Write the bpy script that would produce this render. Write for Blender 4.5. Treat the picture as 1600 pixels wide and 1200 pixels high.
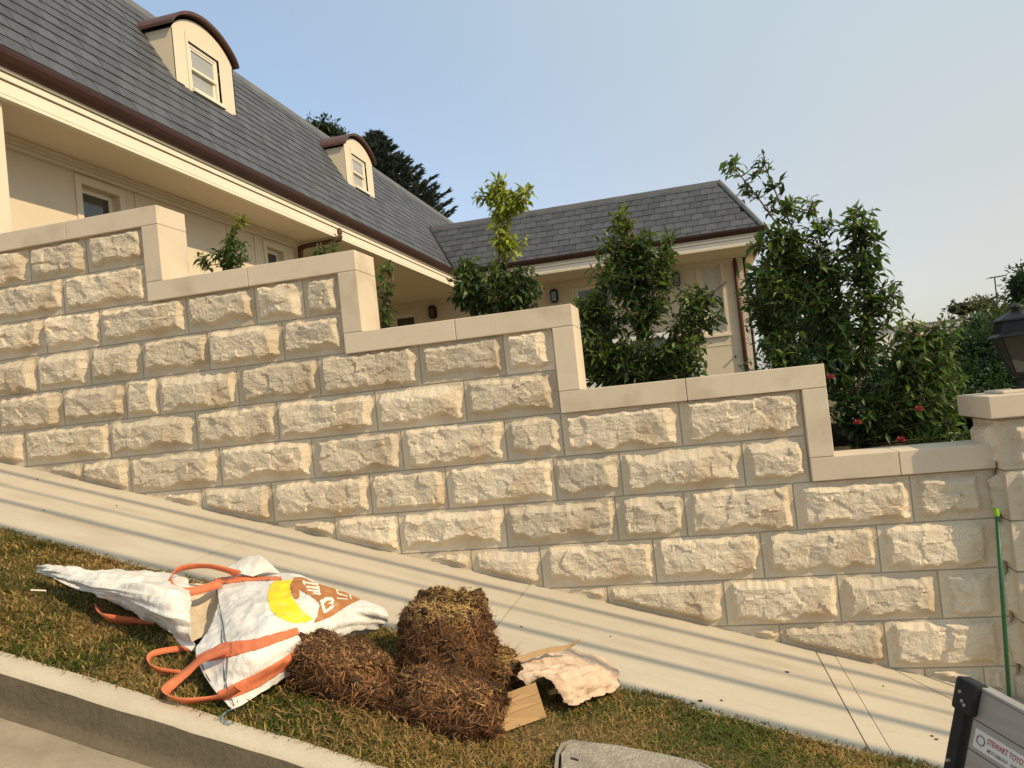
import bpy, bmesh, math, random
import numpy as np
from mathutils import Vector, Matrix

# ------------------------------------------------------------------ scene, camera, light
for o in list(bpy.data.objects):
    bpy.data.objects.remove(o)
scene = bpy.context.scene
COL = scene.collection
R = np.array([[0.9684, 0.2280, -0.1014], [-0.1054, 0.0033, -0.9944], [-0.2263, 0.9737, 0.0272]])
def _n(v): return v/np.linalg.norm(v)
_F = 1195.0
_yd = _n(np.array([280., 4., _F])); _xd = -_n(np.array([-5100., 565., _F])); _xd = _n(_xd-_yd*(_xd@_yd))
_zd = np.cross(_xd, _yd); _zd = -_zd if _zd[1] > 0 else _zd
R = np.stack([_xd, _yd, _zd], 1)
EYE = np.array([0., 0., 1.6])
cam_d = bpy.data.cameras.new('camera'); cam = bpy.data.objects.new('camera', cam_d); COL.objects.link(cam)
cam_d.sensor_width = 36; cam_d.lens = 36*_F/1600; cam_d.clip_end = 3000; cam_d.clip_start = .05
_M = Matrix.Identity(4)
for i in range(3):
    _M[i][0] = R[0, i]; _M[i][1] = -R[1, i]; _M[i][2] = -R[2, i]; _M[i][3] = EYE[i]
cam.matrix_world = _M
scene.camera = cam

SUN = _n(np.array([.79, -.285, .63]))
world = bpy.data.worlds.new('World'); scene.world = world; world.use_nodes = True
wn = world.node_tree; wn.nodes.clear()
wo = wn.nodes.new('ShaderNodeOutputWorld'); wb = wn.nodes.new('ShaderNodeBackground'); ws = wn.nodes.new('ShaderNodeTexSky')
ws.sky_type = 'NISHITA'; ws.sun_disc = False
ws.sun_elevation = math.asin(SUN[2]); ws.sun_rotation = math.atan2(SUN[0], SUN[1])
ws.altitude = 0; ws.air_density = 1.0; ws.dust_density = 2.0; ws.ozone_density = 1.5
wb.inputs['Strength'].default_value = .135
# smoke haze whitens the sky towards the sun and the horizon, all round
wt = wn.nodes.new('ShaderNodeTexCoord'); wd = wn.nodes.new('ShaderNodeVectorMath'); wd.operation = 'DOT_PRODUCT'; wd.inputs[1].default_value = tuple(SUN)
wn.links.new(wt.outputs['Generated'], wd.inputs[0])
wr = wn.nodes.new('ShaderNodeMapRange'); wr.interpolation_type = 'SMOOTHSTEP'; wr.inputs[1].default_value = -.50; wr.inputs[2].default_value = .22; wr.inputs[3].default_value = .22; wr.inputs[4].default_value = .85
wn.links.new(wd.outputs['Value'], wr.inputs[0])
wx = wn.nodes.new('ShaderNodeMix'); wx.data_type = 'RGBA'; wx.clamp_factor = True
wsx = wn.nodes.new('ShaderNodeSeparateXYZ'); wn.links.new(wt.outputs['Generated'], wsx.inputs[0])
wz = wn.nodes.new('ShaderNodeMapRange'); wz.interpolation_type = 'SMOOTHSTEP'; wz.inputs[1].default_value = .05; wz.inputs[2].default_value = .55; wn.links.new(wsx.outputs['Z'], wz.inputs[0])
wh = wn.nodes.new('ShaderNodeMix'); wh.data_type = 'RGBA'; wh.inputs[6].default_value = (2.95, 2.82, 2.50, 1); wh.inputs[7].default_value = (2.45, 2.95, 3.10, 1)
wn.links.new(wz.outputs[0], wh.inputs[0]); wn.links.new(wh.outputs[2], wx.inputs[7])
wn.links.new(wr.outputs[0], wx.inputs[0]); wn.links.new(ws.outputs[0], wx.inputs[6])
wn.links.new(wx.outputs[2], wb.inputs[0]); wn.links.new(wb.outputs[0], wo.inputs[0])
sd = bpy.data.lights.new('sun', 'SUN'); so = bpy.data.objects.new('sun', sd); COL.objects.link(so)
sd.energy = 2.3; sd.angle = math.radians(.5); sd.color = (1, .77, .475)
so.rotation_euler = Vector(SUN).to_track_quat('Z', 'Y').to_euler(); so.location = (6, -4, 9)
vs = scene.view_settings
vs.view_transform = 'Standard'; vs.look = 'None'; vs.gamma = 1; vs.exposure = .82; vs.use_curve_mapping = False

# ------------------------------------------------------------------ pixel/plane helpers (design coordinates)
def ray(u, v): return R.T@np.array([(u-800)/_F, (v-600)/_F, 1.])
def proj(P):
    c = (np.asarray(P, float)-EYE)@R.T
    return np.stack([800+_F*c[..., 0]/c[..., 2], 600+_F*c[..., 1]/c[..., 2]], -1)
def at(u, v, Y): r = ray(u, v); return EYE+r*(Y/r[1])
def atx(u, v, X): r = ray(u, v); return EYE+r*(X/r[0])
SLOPE, CROSS, WALL = .28, .03, 4.9
def zg(x, y): return .1-SLOPE*np.asarray(x)+CROSS*(np.asarray(y)-WALL)
GN = np.array([SLOPE, -CROSS, 1.])
def gp(u, v, h=0.):
    r = ray(u, v); t = (.1-CROSS*WALL+h-GN@EYE)/(GN@r); return EYE+t*r

# ------------------------------------------------------------------ numeric noise
def _hash(ix, iy, iz, seed):
    h = (ix.astype(np.int64)*374761393+iy.astype(np.int64)*668265263+iz.astype(np.int64)*2147483647+seed*1442695041) & 0xffffffff
    h = ((h ^ (h >> 13))*1274126177) & 0xffffffff
    h = (h ^ (h >> 16)) & 0xffffffff
    return h/4294967295.
def vn(x, y, z=0., seed=0):
    x, y, z = np.broadcast_arrays(np.asarray(x, float), np.asarray(y, float), np.asarray(z, float))
    ix, iy, iz = np.floor(x), np.floor(y), np.floor(z)
    fx, fy, fz = x-ix, y-iy, z-iz
    fx, fy, fz = [f*f*(3-2*f) for f in (fx, fy, fz)]
    r = 0
    for a in (0, 1):
        for b in (0, 1):
            for c in (0, 1):
                r = r+_hash(ix+a, iy+b, iz+c, seed)*np.where(a, fx, 1-fx)*np.where(b, fy, 1-fy)*np.where(c, fz, 1-fz)
    return r*2-1
def fbm(x, y, z=0., seed=0, oct=3):
    s = 0; a = 1.
    for k in range(oct):
        s = s+a*vn(np.asarray(x)*2**k, np.asarray(y)*2**k, np.asarray(z)*2**k, seed+k); a *= .5
    return s

# ------------------------------------------------------------------ materials
def new_mat(name):
    m = bpy.data.materials.new(name); m.use_nodes = True
    nt = m.node_tree; return m, nt, nt.nodes['Principled BSDF']
def pmat(name, c1, c2=None, scale=3., rough=.8, bump=0., bscale=60., bdist=.01, rand=0., c3=None, c3scale=1.5, c3fac=.5, metal=0., spec=.3, stretch=None, grain=0., gscale=220):
    m, nt, b = new_mat(name); N = nt.nodes; L = nt.links
    b.inputs['Roughness'].default_value = rough; b.inputs['Metallic'].default_value = metal
    b.inputs['Specular IOR Level'].default_value = spec
    tc = N.new('ShaderNodeTexCoord'); vec = tc.outputs['Object']
    if stretch:
        mp = N.new('ShaderNodeMapping'); mp.inputs['Scale'].default_value = stretch; L.new(vec, mp.inputs[0]); vec = mp.outputs[0]
    col = None
    if c2 is None: b.inputs['Base Color'].default_value = (*c1, 1)
    else:
        n = N.new('ShaderNodeTexNoise'); n.inputs['Scale'].default_value = scale; n.inputs['Detail'].default_value = 6; n.inputs['Roughness'].default_value = .65
        L.new(vec, n.inputs['Vector'])
        r = N.new('ShaderNodeMapRange'); r.inputs[1].default_value = .32; r.inputs[2].default_value = .68; L.new(n.outputs[0], r.inputs[0])
        mx = N.new('ShaderNodeMix'); mx.data_type = 'RGBA'; mx.inputs[6].default_value = (*c1, 1); mx.inputs[7].default_value = (*c2, 1)
        L.new(r.outputs[0], mx.inputs[0]); col = mx.outputs[2]
        if c3:
            n3 = N.new('ShaderNodeTexNoise'); n3.inputs['Scale'].default_value = c3scale; n3.inputs['Detail'].default_value = 4; L.new(vec, n3.inputs['Vector'])
            r3 = N.new('ShaderNodeMapRange'); r3.inputs[1].default_value = .52; r3.inputs[2].default_value = .72; r3.inputs[4].default_value = c3fac; L.new(n3.outputs[0], r3.inputs[0])
            m3 = N.new('ShaderNodeMix'); m3.data_type = 'RGBA'; m3.inputs[7].default_value = (*c3, 1); L.new(col, m3.inputs[6]); L.new(r3.outputs[0], m3.inputs[0]); col = m3.outputs[2]
        if rand:
            oi = N.new('ShaderNodeObjectInfo'); ge = N.new('ShaderNodeNewGeometry')
            ad = N.new('ShaderNodeMath'); ad.operation = 'ADD'; L.new(oi.outputs['Random'], ad.inputs[0]); L.new(ge.outputs['Random Per Island'], ad.inputs[1])
            fr = N.new('ShaderNodeMath'); fr.operation = 'FRACT'; L.new(ad.outputs[0], fr.inputs[0])
            rr = N.new('ShaderNodeMapRange'); rr.inputs[3].default_value = 1-rand; rr.inputs[4].default_value = 1+rand; L.new(fr.outputs[0], rr.inputs[0])
            hs = N.new('ShaderNodeHueSaturation'); L.new(rr.outputs[0], hs.inputs['Value']); L.new(col, hs.inputs['Color']); col = hs.outputs[0]
        if grain:
            gn = N.new('ShaderNodeTexNoise'); gn.inputs['Scale'].default_value = gscale; gn.inputs['Detail'].default_value = 3; L.new(tc.outputs['Object'], gn.inputs['Vector'])
            gm = N.new('ShaderNodeMapRange'); gm.inputs[1].default_value = .3; gm.inputs[2].default_value = .7; gm.inputs[3].default_value = 1-grain; gm.inputs[4].default_value = 1+grain; L.new(gn.outputs[0], gm.inputs[0])
            gh = N.new('ShaderNodeHueSaturation'); L.new(gm.outputs[0], gh.inputs['Value']); L.new(col, gh.inputs['Color']); col = gh.outputs[0]
        L.new(col, b.inputs['Base Color'])
    if bump:
        bn = N.new('ShaderNodeTexNoise'); bn.inputs['Scale'].default_value = bscale; bn.inputs['Detail'].default_value = 5; bn.inputs['Roughness'].default_value = .6; L.new(vec, bn.inputs['Vector'])
        bp = N.new('ShaderNodeBump'); bp.inputs['Strength'].default_value = bump; bp.inputs['Distance'].default_value = bdist
        L.new(bn.outputs[0], bp.inputs['Height']); L.new(bp.outputs[0], b.inputs['Normal'])
    return m
def vcol_mat(name, rough=.5, spec=.4, trans=.25, sat=1.):
    m, nt, b = new_mat(name); N = nt.nodes; L = nt.links
    a = N.new('ShaderNodeAttribute'); a.attribute_name = 'Col'
    L.new(a.outputs['Color'], b.inputs['Base Color']); b.inputs['Roughness'].default_value = rough; b.inputs['Specular IOR Level'].default_value = spec
    if trans:
        t = N.new('ShaderNodeBsdfTranslucent'); hs = N.new('ShaderNodeHueSaturation'); hs.inputs['Value'].default_value = 1.6
        L.new(a.outputs['Color'], hs.inputs['Color']); L.new(hs.outputs[0], t.inputs['Color'])
        mx = N.new('ShaderNodeMixShader'); mx.inputs[0].default_value = trans
        L.new(b.outputs[0], mx.inputs[1]); L.new(t.outputs[0], mx.inputs[2]); L.new(mx.outputs[0], N['Material Output'].inputs['Surface'])
    return m
def glass_mat(name, tint, rough=.05):
    m, nt, b = new_mat(name)
    b.inputs['Base Color'].default_value = (*tint, 1); b.inputs['Roughness'].default_value = rough; b.inputs['Specular IOR Level'].default_value = .8
    return m

M = {}
M['rock'] = pmat('rock_faced_sandstone', (.555, .48, .365), (.665, .585, .455), 5, .9, .6, 60, .010, .15, (.48, .36, .235), 3, .6, grain=.11, gscale=150)
M['mortar'] = pmat('mortar', (.37, .325, .25), (.45, .395, .305), 9, .95, .5, 120, .006, grain=.1)
M['coping'] = pmat('sawn_sandstone', (.61, .525, .405), (.66, .57, .445), 2.5, .85, .15, 160, .004, .05, (.45, .37, .275), 4, .65, grain=.06, gscale=170)
M['path'] = pmat('broomed_concrete', (.46, .415, .33), (.525, .47, .375), 1.1, .9, .3, 140, .004, .03, (.39, .335, .25), 1.6, .6, stretch=(1, 3, 1), grain=.07, gscale=160)
M['kerb'] = pmat('kerb_concrete', (.46, .405, .31), (.54, .48, .375), 3, .9, .4, 90, .006, 0, (.37, .315, .23), 3.0, .6, grain=.06, gscale=120)
M['kerbface'] = pmat('dark_kerb_face', (.105, .086, .056), (.145, .12, .08), 2.5, .95, .6, 40, .010, 0, (.07, .057, .038), 2.0, .8, grain=.08, gscale=90)
M['road'] = pmat('sandy_road', (.26, .22, .16), (.36, .30, .215), 5, .95, .7, 130, .008, 0, (.30, .26, .20), 2.5, .6)
M['soil'] = pmat('soil', (.05, .035, .02), (.09, .06, .035), 8, 1, .8, 40, .03)
M['lawn'] = pmat('ground', (.10, .09, .045), (.15, .12, .06), 6, 1, .5, 30, .03)
M['turfbase'] = pmat('verge_soil', (.13, .09, .04), (.09, .085, .03), 9, 1, .8, 60, .02)
M['render'] = pmat('cream_render', (.66, .575, .445), (.70, .615, .48), 1.2, .85, .08, 90, .003, grain=.03)
M['trim'] = pmat('cream_trim', (.70, .62, .49), (.73, .65, .52), 1.5, .7, .04, 60, .002)
M['white'] = pmat('white_paint', (.78, .72, .60), (.82, .76, .64), 1.5, .55, .03, 50, .002)
M['soffit'] = pmat('soffit_paint', (.74, .645, .505), (.77, .675, .53), 1.0, .85)
M['slate'] = pmat('slate', (.058, .065, .078), (.092, .098, .110), 9, .62, .4, 45, .004, .20, (.12, .115, .105), 3, .4, spec=.4)
M['roofdeck'] = pmat('roof_underlay', (.02, .02, .022), (.03, .03, .03), 4, .9)
M['zinc'] = pmat('zinc_capping', (.14, .145, .15), (.19, .19, .195), 3, .5, 0, spec=.5)
M['copper'] = pmat('aged_copper', (.075, .030, .021), (.11, .048, .032), 5, .5, .1, 30, .003, 0, (.05, .024, .018), 3, .5, spec=.45)
M['gutter'] = pmat('brown_gutter', (.040, .018, .013), (.062, .028, .020), 6, .5, .1, 30, .003, 0, (.030, .015, .012), 3, .5, spec=.4)
M['glass'] = glass_mat('window_glass', (.05, .055, .055))
M['blind'] = pmat('pale_blind', (.55, .56, .54), (.62, .62, .60), 2, .6)
M['blackmetal'] = pmat('black_metal', (.010, .010, .011), (.018, .018, .019), 20, .5, .1, 60, .002, spec=.3)
M['bark'] = pmat('bark', (.12, .085, .055), (.20, .15, .10), 20, .9, .6, 60, .01)
M['leaf'] = vcol_mat('leaf', .42, .45, .36)
M['needle'] = vcol_mat('needle', .7, .2, .12)
M['grass'] = vcol_mat('grass', .75, .2, .2)
M['straw'] = vcol_mat('straw', .85, .15, .12)
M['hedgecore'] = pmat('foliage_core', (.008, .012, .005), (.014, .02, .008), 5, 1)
M['bag'] = pmat('woven_polypropylene', (.60, .59, .56), (.78, .765, .73), 9, .5, .5, 34, .014, 0, (.44, .40, .33), 7, .5, spec=.4, grain=.06, gscale=130)
M['film'] = pmat('bag_film', (.62, .60, .56), (.80, .78, .73), 9, .42, .6, 30, .016, 0, (.50, .44, .34), 7, .5, spec=.5, grain=.05, gscale=130)
M['inner'] = pmat('bag_lining', (.56, .46, .32), (.64, .54, .39), 8, .7, .3, 40, .008)
M['strap'] = pmat('orange_webbing', (.60, .155, .07), (.74, .235, .11), 14, .8, .8, 240, .004, 0, (.46, .14, .07), 9, .5, grain=.15, gscale=330)
M['yellow'] = pmat('yellow_print', (.82, .60, .01), (.90, .70, .03), 12, .5, .3, 50, .006, 0, (.72, .60, .22), 22, .6, grain=.08, gscale=130)
M['brown'] = pmat('brown_print', (.37, .145, .045), (.45, .19, .065), 12, .55, .3, 50, .006, 0, (.52, .33, .20), 24, .6, grain=.1, gscale=130)
M['letter'] = pmat('white_print', (.80, .74, .62), (.84, .79, .68), 12, .6)
M['stitch'] = pmat('dark_stitch', (.03, .04, .05), (.05, .06, .07), 12, .8)
M['blue'] = pmat('blue_cord', (.12, .25, .33), (.16, .30, .38), 12, .8)
M['dirt'] = pmat('turf_soil', (.06, .033, .016), (.10, .055, .026), 25, 1, .9, 90, .02)
M['card'] = pmat('cardboard', (.36, .235, .115), (.40, .265, .135), 6, .8, .15, 80, .003, 0, (.32, .20, .10), 3, .5)
M['paper'] = pmat('weathered_card', (.54, .39, .275), (.68, .53, .40), 16, .85, .7, 40, .008, 0, (.36, .23, .14), 11, .7, grain=.12, gscale=150)
M['lid'] = pmat('pit_lid_concrete', (.33, .30, .245), (.47, .425, .35), 22, .95, 1.0, 90, .02, 0, (.24, .21, .165), 7, .6, grain=.2, gscale=110)
M['lidframe'] = pmat('pit_frame', (.22, .205, .175), (.29, .27, .23), 12, .85, .5, 60, .008, grain=.15)
M['alu'] = pmat('aluminium', (.34, .32, .29), (.40, .38, .345), 4, .42, .15, 60, .002, 0, (.30, .275, .24), 3, .5, metal=.35, spec=.5, stretch=(1, 1, 12))
M['sticker'] = pmat('sticker', (.62, .60, .56), (.68, .66, .62), 10, .5)
M['red'] = pmat('red_ink', (.36, .10, .10)); M['grey'] = pmat('grey_ink', (.16, .16, .17))
M['green'] = pmat('green_paint', (.008, .085, .035), (.014, .12, .05), 14, .45, spec=.5, grain=.2, gscale=60)
M['lime'] = pmat('lime_plastic', (.25, .50, .03))
M['lampglass'] = glass_mat('lamp_glass', (.05, .05, .045), .08)
M['bulb'] = pmat('bulb', (.72, .50, .30), (.80, .66, .48), 12, .35)
M['carwhite'] = pmat('white_car_paint', (.78, .77, .74), None, rough=.25, spec=.6)
M['taillight'] = pmat('red_lens', (.45, .015, .02), None, rough=.2, spec=.6)
M['rubber'] = pmat('rubber', (.02, .02, .02), (.03, .03, .03), 20, .85)
M['farwhite'] = pmat('far_white_wall', (.80, .78, .72), (.83, .81, .76), 1, .8)

# ------------------------------------------------------------------ object helpers
WL = {}
def tag(o, label=None, cat=None, group=None, kind=None):
    if label: o['label'] = label
    if cat: o['category'] = cat
    if group: o['group'] = group
    if kind: o['kind'] = kind
    return o
def link(o, parent=None, loc=(0, 0, 0)):
    COL.objects.link(o); loc = Vector(loc)
    WL[o] = loc
    if parent is not None:
        o.parent = parent; o.location = loc-WL[parent]
    else: o.location = loc
    return o
def thing(name, loc, label, cat, group=None, kind=None):
    o = bpy.data.objects.new(name, None); o.empty_display_size = .1
    link(o, None, loc); return tag(o, label, cat, group, kind)
def mesh(name, verts, faces, mat, parent=None, smooth=False, loc=(0, 0, 0), cols=None, data=None):
    if data is None:
        me = bpy.data.meshes.new(name)
        verts = np.asarray(verts, float)
        me.from_pydata(verts.tolist() if len(verts) < 20000 else [tuple(v) for v in verts], [], faces if isinstance(faces, list) else faces.tolist())
        for mm in (mat if isinstance(mat, list) else [mat]): me.materials.append(mm)
        if cols is not None:
            a = me.color_attributes.new('Col', 'FLOAT_COLOR', 'POINT')
            a.data.foreach_set('color', np.concatenate([cols, np.ones((len(cols), 1))], 1).astype(np.float32).ravel())
        if smooth: me.polygons.foreach_set('use_smooth', [True]*len(me.polygons))
        me.update()
    else: me = data
    o = bpy.data.objects.new(name, me)
    return link(o, parent, loc)
def boxv(x0, x1, y0, y1, z0, z1):
    v = [(x, y, z) for z in (z0, z1) for y in (y0, y1) for x in (x0, x1)]
    f = [(0, 2, 3, 1), (4, 5, 7, 6), (0, 1, 5, 4), (2, 6, 7, 3), (0, 4, 6, 2), (1, 3, 7, 5)]
    return v, f
def join(*parts):
    V = []; Fc = []
    for v, f in parts:
        n = len(V); V += [tuple(p) for p in v]; Fc += [tuple(i+n for i in q) for q in f]
    return V, Fc
def boxes(name, bl, mat, parent=None):
    v, f = join(*[boxv(*b) for b in bl]); return mesh(name, v, f, mat, parent)
def bevbox(name, b, mat, parent=None, bev=.006, seg=2, jitter=0.):
    bm = bmesh.new(); v, f = boxv(*b)
    bv = [bm.verts.new(p) for p in v]
    for q in f: bm.faces.new([bv[i] for i in q])
    bmesh.ops.bevel(bm, geom=bm.edges[:], offset=bev, segments=seg, affect='EDGES', profile=.6)
    me = bpy.data.meshes.new(name); bm.to_mesh(me); bm.free(); me.materials.append(mat)
    return mesh(name, None, None, None, parent, data=me)
def prism(poly, lo, hi, mapf):
    n = len(poly); v = [mapf(a, b, lo) for a, b in poly]+[mapf(a, b, hi) for a, b in poly]
    f = [tuple(range(n))[::-1], tuple(range(n, 2*n))]+[(i, (i+1) % n, n+(i+1) % n, n+i) for i in range(n)]
    return v, f
def frames(P):
    P = np.asarray(P, float); T = np.gradient(P, axis=0); T /= np.linalg.norm(T, axis=1, keepdims=True)+1e-9
    ref = np.array([0, 0, 1.]) if abs(T[:, 2]).mean() < .8 else np.array([1., 0, 0])
    A = np.cross(T, ref); A /= np.linalg.norm(A, axis=1, keepdims=True)+1e-9
    return T, A, np.cross(A, T)
def tube(P, r, seg=8, cap=True):
    P = np.asarray(P, float); r = np.broadcast_to(np.asarray(r, float), (len(P),)); T, A, B = frames(P)
    V = []; Fc = []
    for i in range(len(P)):
        for k in range(seg):
            a = 2*math.pi*k/seg; V.append(tuple(P[i]+r[i]*(math.cos(a)*A[i]+math.sin(a)*B[i])))
    for i in range(len(P)-1):
        for k in range(seg):
            a, b = i*seg+k, i*seg+(k+1) % seg; Fc.append((a, b, b+seg, a+seg))
    if cap: Fc.append(tuple(range(seg))[::-1]); Fc.append(tuple(range(len(V)-seg, len(V))))
    return V, Fc
def smooth_path(P, n=8):
    P = np.asarray(P, float); Q = np.vstack([2*P[0]-P[1], P, 2*P[-1]-P[-2]]); out = []
    for i in range(1, len(Q)-2):
        for t in np.linspace(0, 1, n, endpoint=False):
            a, b, c, d = Q[i-1], Q[i], Q[i+1], Q[i+2]
            out.append(.5*((2*b)+(-a+c)*t+(2*a-5*b+4*c-d)*t*t+(-a+3*b-3*c+d)*t**3))
    out.append(P[-1]); return np.array(out)
def ribbon(P, W, th=.004):
    """strap along P (n,3) with half width vectors W (n,3)"""
    P = np.asarray(P); W = np.asarray(W); T = np.gradient(P, axis=0); N = np.cross(T, W); N /= np.linalg.norm(N, axis=1, keepdims=True)+1e-9
    V = np.concatenate([P-W-N*th/2, P+W-N*th/2, P+W+N*th/2, P-W+N*th/2]); n = len(P); Fc = []
    for i in range(n-1):
        for k in range(4):
            a, b = k*n+i, ((k+1) % 4)*n+i; Fc.append((a, b, b+1, a+1))
    Fc += [(0, n, 2*n, 3*n), (n-1, 4*n-1, 3*n-1, 2*n-1)]
    return V, Fc

# ------------------------------------------------------------------ ground, path, kerb, road
rng = np.random.default_rng(7)
def clampx(x): return np.clip(x, -16, 14)
def strip(name, prof, mat, x0, x1, nx, kind='structure', noise=0., parent=None, smooth=True):
    """loft a (Y, dz) profile along the street slope"""
    xs = np.linspace(x0, x1, nx); V = []; Fc = []
    for x in xs:
        for j, (y, dz) in enumerate(prof):
            k = noise*fbm(x*9, y*40, dz*40, 3)
            V.append((x, y+k, float(zg(clampx(x), y))+dz+k*.6))
    m = len(prof)
    for i in range(nx-1):
        for j in range(m-1): Fc.append((i*m+j, i*m+j+1, (i+1)*m+j+1, (i+1)*m+j))
    o = mesh(name, V, Fc, mat, parent, smooth)
    if kind: tag(o, kind=kind)
    return o
# broad ground sheet below everything, out to the horizon
xs = np.concatenate([np.linspace(-600, -20, 8), np.linspace(-16, 14, 31), np.linspace(20, 600, 8)])
ys = np.concatenate([np.linspace(-300, -12, 6), np.linspace(-8, 6, 15), np.linspace(8, 900, 12)])
V = [(x, y, float(zg(clampx(x), min(y, 5)))-.45-(.0 if y < 5 else 0)) for x in xs for y in ys]
ny = len(ys)
ground = tag(mesh('ground', V, [(i*ny+j, (i+1)*ny+j, (i+1)*ny+j+1, i*ny+j+1) for i in range(len(xs)-1) for j in range(ny-1)], M['lawn']), kind='structure')
# footpath slabs (pieces of the path)
footpath = tag(strip('footpath', [(3.70, -.12), (3.70, -.010), (4.93, -.010)], M['mortar'], -16, 6, 90), kind='structure')
def pathz(a, b, h): return (a, b, float(zg(a, b))+h)
cuts = [(-14.0, -14.0), (-10.15, -10.15), (-8.35, -8.35), (-6.55, -6.55), (-4.75, -4.75), (-2.97, -2.91), (-1.155, -1.185), (.55, .60)]
for i in range(len(cuts)-1):
    (a0, a1), (b0, b1) = cuts[i], cuts[i+1]; g = .0035
    v, f = prism([(a1+g, 3.67), (b1-g, 3.67), (b0-g, 4.925), (a0+g, 4.925)], -.1, 0, pathz); mesh('slab', v, f, M['path'], footpath)
g = .004; J = gp(1500, 1100); J2 = gp(1386, 1046)
v, f = prism([(.60+g, 3.67), (.70, 3.67), (.655, 4.925), (.55+g, 4.925)], -.1, 0, pathz); mesh('slab', v, f, M['path'], footpath)
v, f = prism([(.704, 3.67), (2.3, 3.67), (J[0], J[1]), (J2[0], 4.925), (.659, 4.925)], -.1, 0, pathz); mesh('slab', v, f, M['path'], footpath)
v, f = prism([(2.31, 3.67), (5.5, 3.67), (5.5, 4.925), (J2[0]+.012, 4.925), (J[0]+.008, J[1]+.008)], -.1, 0, pathz); mesh('slab', v, f, M['path'], footpath)
# verge
verge = strip('verge', [(2.56, -.035), (2.8, -.012), (3.1, 0.0), (3.4, -.004), (3.672, -.02)], M['turfbase'], -14, 5, 120)
# kerb: pale top and a separate, darker coloured face rolling into the gutter
strip('kerb', [(2.568, -.14), (2.566, -.006), (2.555, .002), (2.50, .002), (2.474, -.001), (2.456, -.008), (2.447, -.020)], M['kerb'], -14, 5, 260, noise=.0035)
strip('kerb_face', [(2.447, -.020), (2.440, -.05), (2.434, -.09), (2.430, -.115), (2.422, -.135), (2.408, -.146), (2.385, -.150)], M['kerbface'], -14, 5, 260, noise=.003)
strip('road', [(2.385, -.150), (2.34, -.152), (2.1, -.158), (1.5, -.155), (.5, -.15), (-2.5, -.15), (-7, -.2)], M['road'], -14, 12, 130, noise=.002)

# ------------------------------------------------------------------ retaining wall of rock-faced blocks
CH = .2815
def zl(k): return 3.205-CH*k            # bed joint below course k
def rock(w, h, seed, gx=None, gz=None, ml=None, mr=None, amp=1., flat_l=0., flat_r=0.):
    """rock-faced block, local x 0..w, z 0..h, bulging towards -y"""
    r = np.random.default_rng(seed)
    nx = max(10, int(w/.0115)); nz = max(10, int(h/.0115))
    X, Z = np.meshgrid(np.linspace(0, w, nx+1), np.linspace(0, h, nz+1), indexing='ij')
    s = seed*3.7
    def e(c, k): return vn(c*11+s, k*7.3+s, 0, seed)*.013+vn(c*31+s, k*3.1, 0, seed+5)*.006
    ml = r.uniform(.012, .035) if ml is None else ml; mr = r.uniform(.004, .014) if mr is None else mr
    mt = r.uniform(.004, .016); mb = r.uniform(.018, .045)
    sl, sr, st, sb = r.uniform(1.3, 3.2), r.uniform(.55, 1.5), r.uniform(.7, 2.4), r.uniform(1.0, 2.8)
    d = .058*amp+r.uniform(-.25, .18)*.05+r.uniform(-.05, .05)*(X-w/2)+r.uniform(-.03, .12)*(Z-h/2)
    for k in range(3):
        a = r.uniform(0, 6.28); px, pz = r.uniform(.2, .8)*w, r.uniform(.2, .8)*h; q = r.uniform(.15, .55)
        d = np.minimum(d, .050*amp+r.uniform(0, .015)-np.minimum(.020, q*.45*np.maximum(0, ((X-px)*math.cos(a)+(Z-pz)*math.sin(a))+vn(X*14+s, Z*14+k, 0, seed+k)*.015)))
    # chipped conchoidal facets
    nf = int(w*h*75)+5; cx_, cz_ = r.uniform(0, w, nf), r.uniform(0, h, nf)
    wx_, wz_ = X+.012*fbm(X*22+s, Z*22, 0, seed+40, 2), Z+.012*fbm(X*22, Z*22+s, 0, seed+41, 2)
    di = np.stack([(wx_-a)**2+((wz_-b)*1.35)**2 for a, b in zip(cx_, cz_)]); ci = di.argmin(0)
    ta, tb, to_ = r.normal(0, .062, nf), r.normal(0, .075, nf), r.normal(0, .0012, nf)
    d = d+np.clip(ta[ci]*(X-cx_[ci])+tb[ci]*(Z-cz_[ci])+to_[ci], -.012, .012)+.004*fbm(X*14+s, Z*20+s, 0, seed+20, 3)
    d = np.minimum(d, (X-ml-flat_l-np.abs(e(Z, 1))*1.6)*sl)
    d = np.minimum(d, (w-X-mr-flat_r-np.abs(e(Z, 2))*1.5)*sr)
    d = np.minimum(d, (h-Z-mt-np.abs(e(X, 3))*1.3)*st)
    d = np.minimum(d, (Z-mb-e(X, 4)*2.0)*sb)
    if gz is not None: d = np.minimum(d, (Z-(gz-SLOPE*X)-.02-np.abs(e(X, 5)))*1.6)
    d = np.maximum(d, 0)
    d = d+np.where(d > .002, .0017*fbm(X*60+s, Z*85, 0, seed+31, 2), .0006*fbm(X*50, Z*50, s, seed, 2))
    ix = np.arange((nx+1)*(nz+1)).reshape(nx+1, nz+1)
    V = np.stack([X, -d, Z], -1).reshape(-1, 3)
    Fc = np.stack([ix[:-1, :-1], ix[1:, :-1], ix[1:, 1:], ix[:-1, 1:]], -1).reshape(-1, 4)
    rim = np.concatenate([ix[:-1, 0], ix[-1, :-1], ix[:0:-1, -1], ix[0, :0:-1]])
    n = len(V); B = V[rim].copy(); B[:, 1] = .03; m = len(rim)
    side = np.stack([rim, n+np.arange(m), n+(np.arange(m)+1) % m, np.roll(rim, -1)], -1)
    return np.vstack([V, B]), Fc.tolist()+side.tolist()

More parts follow.
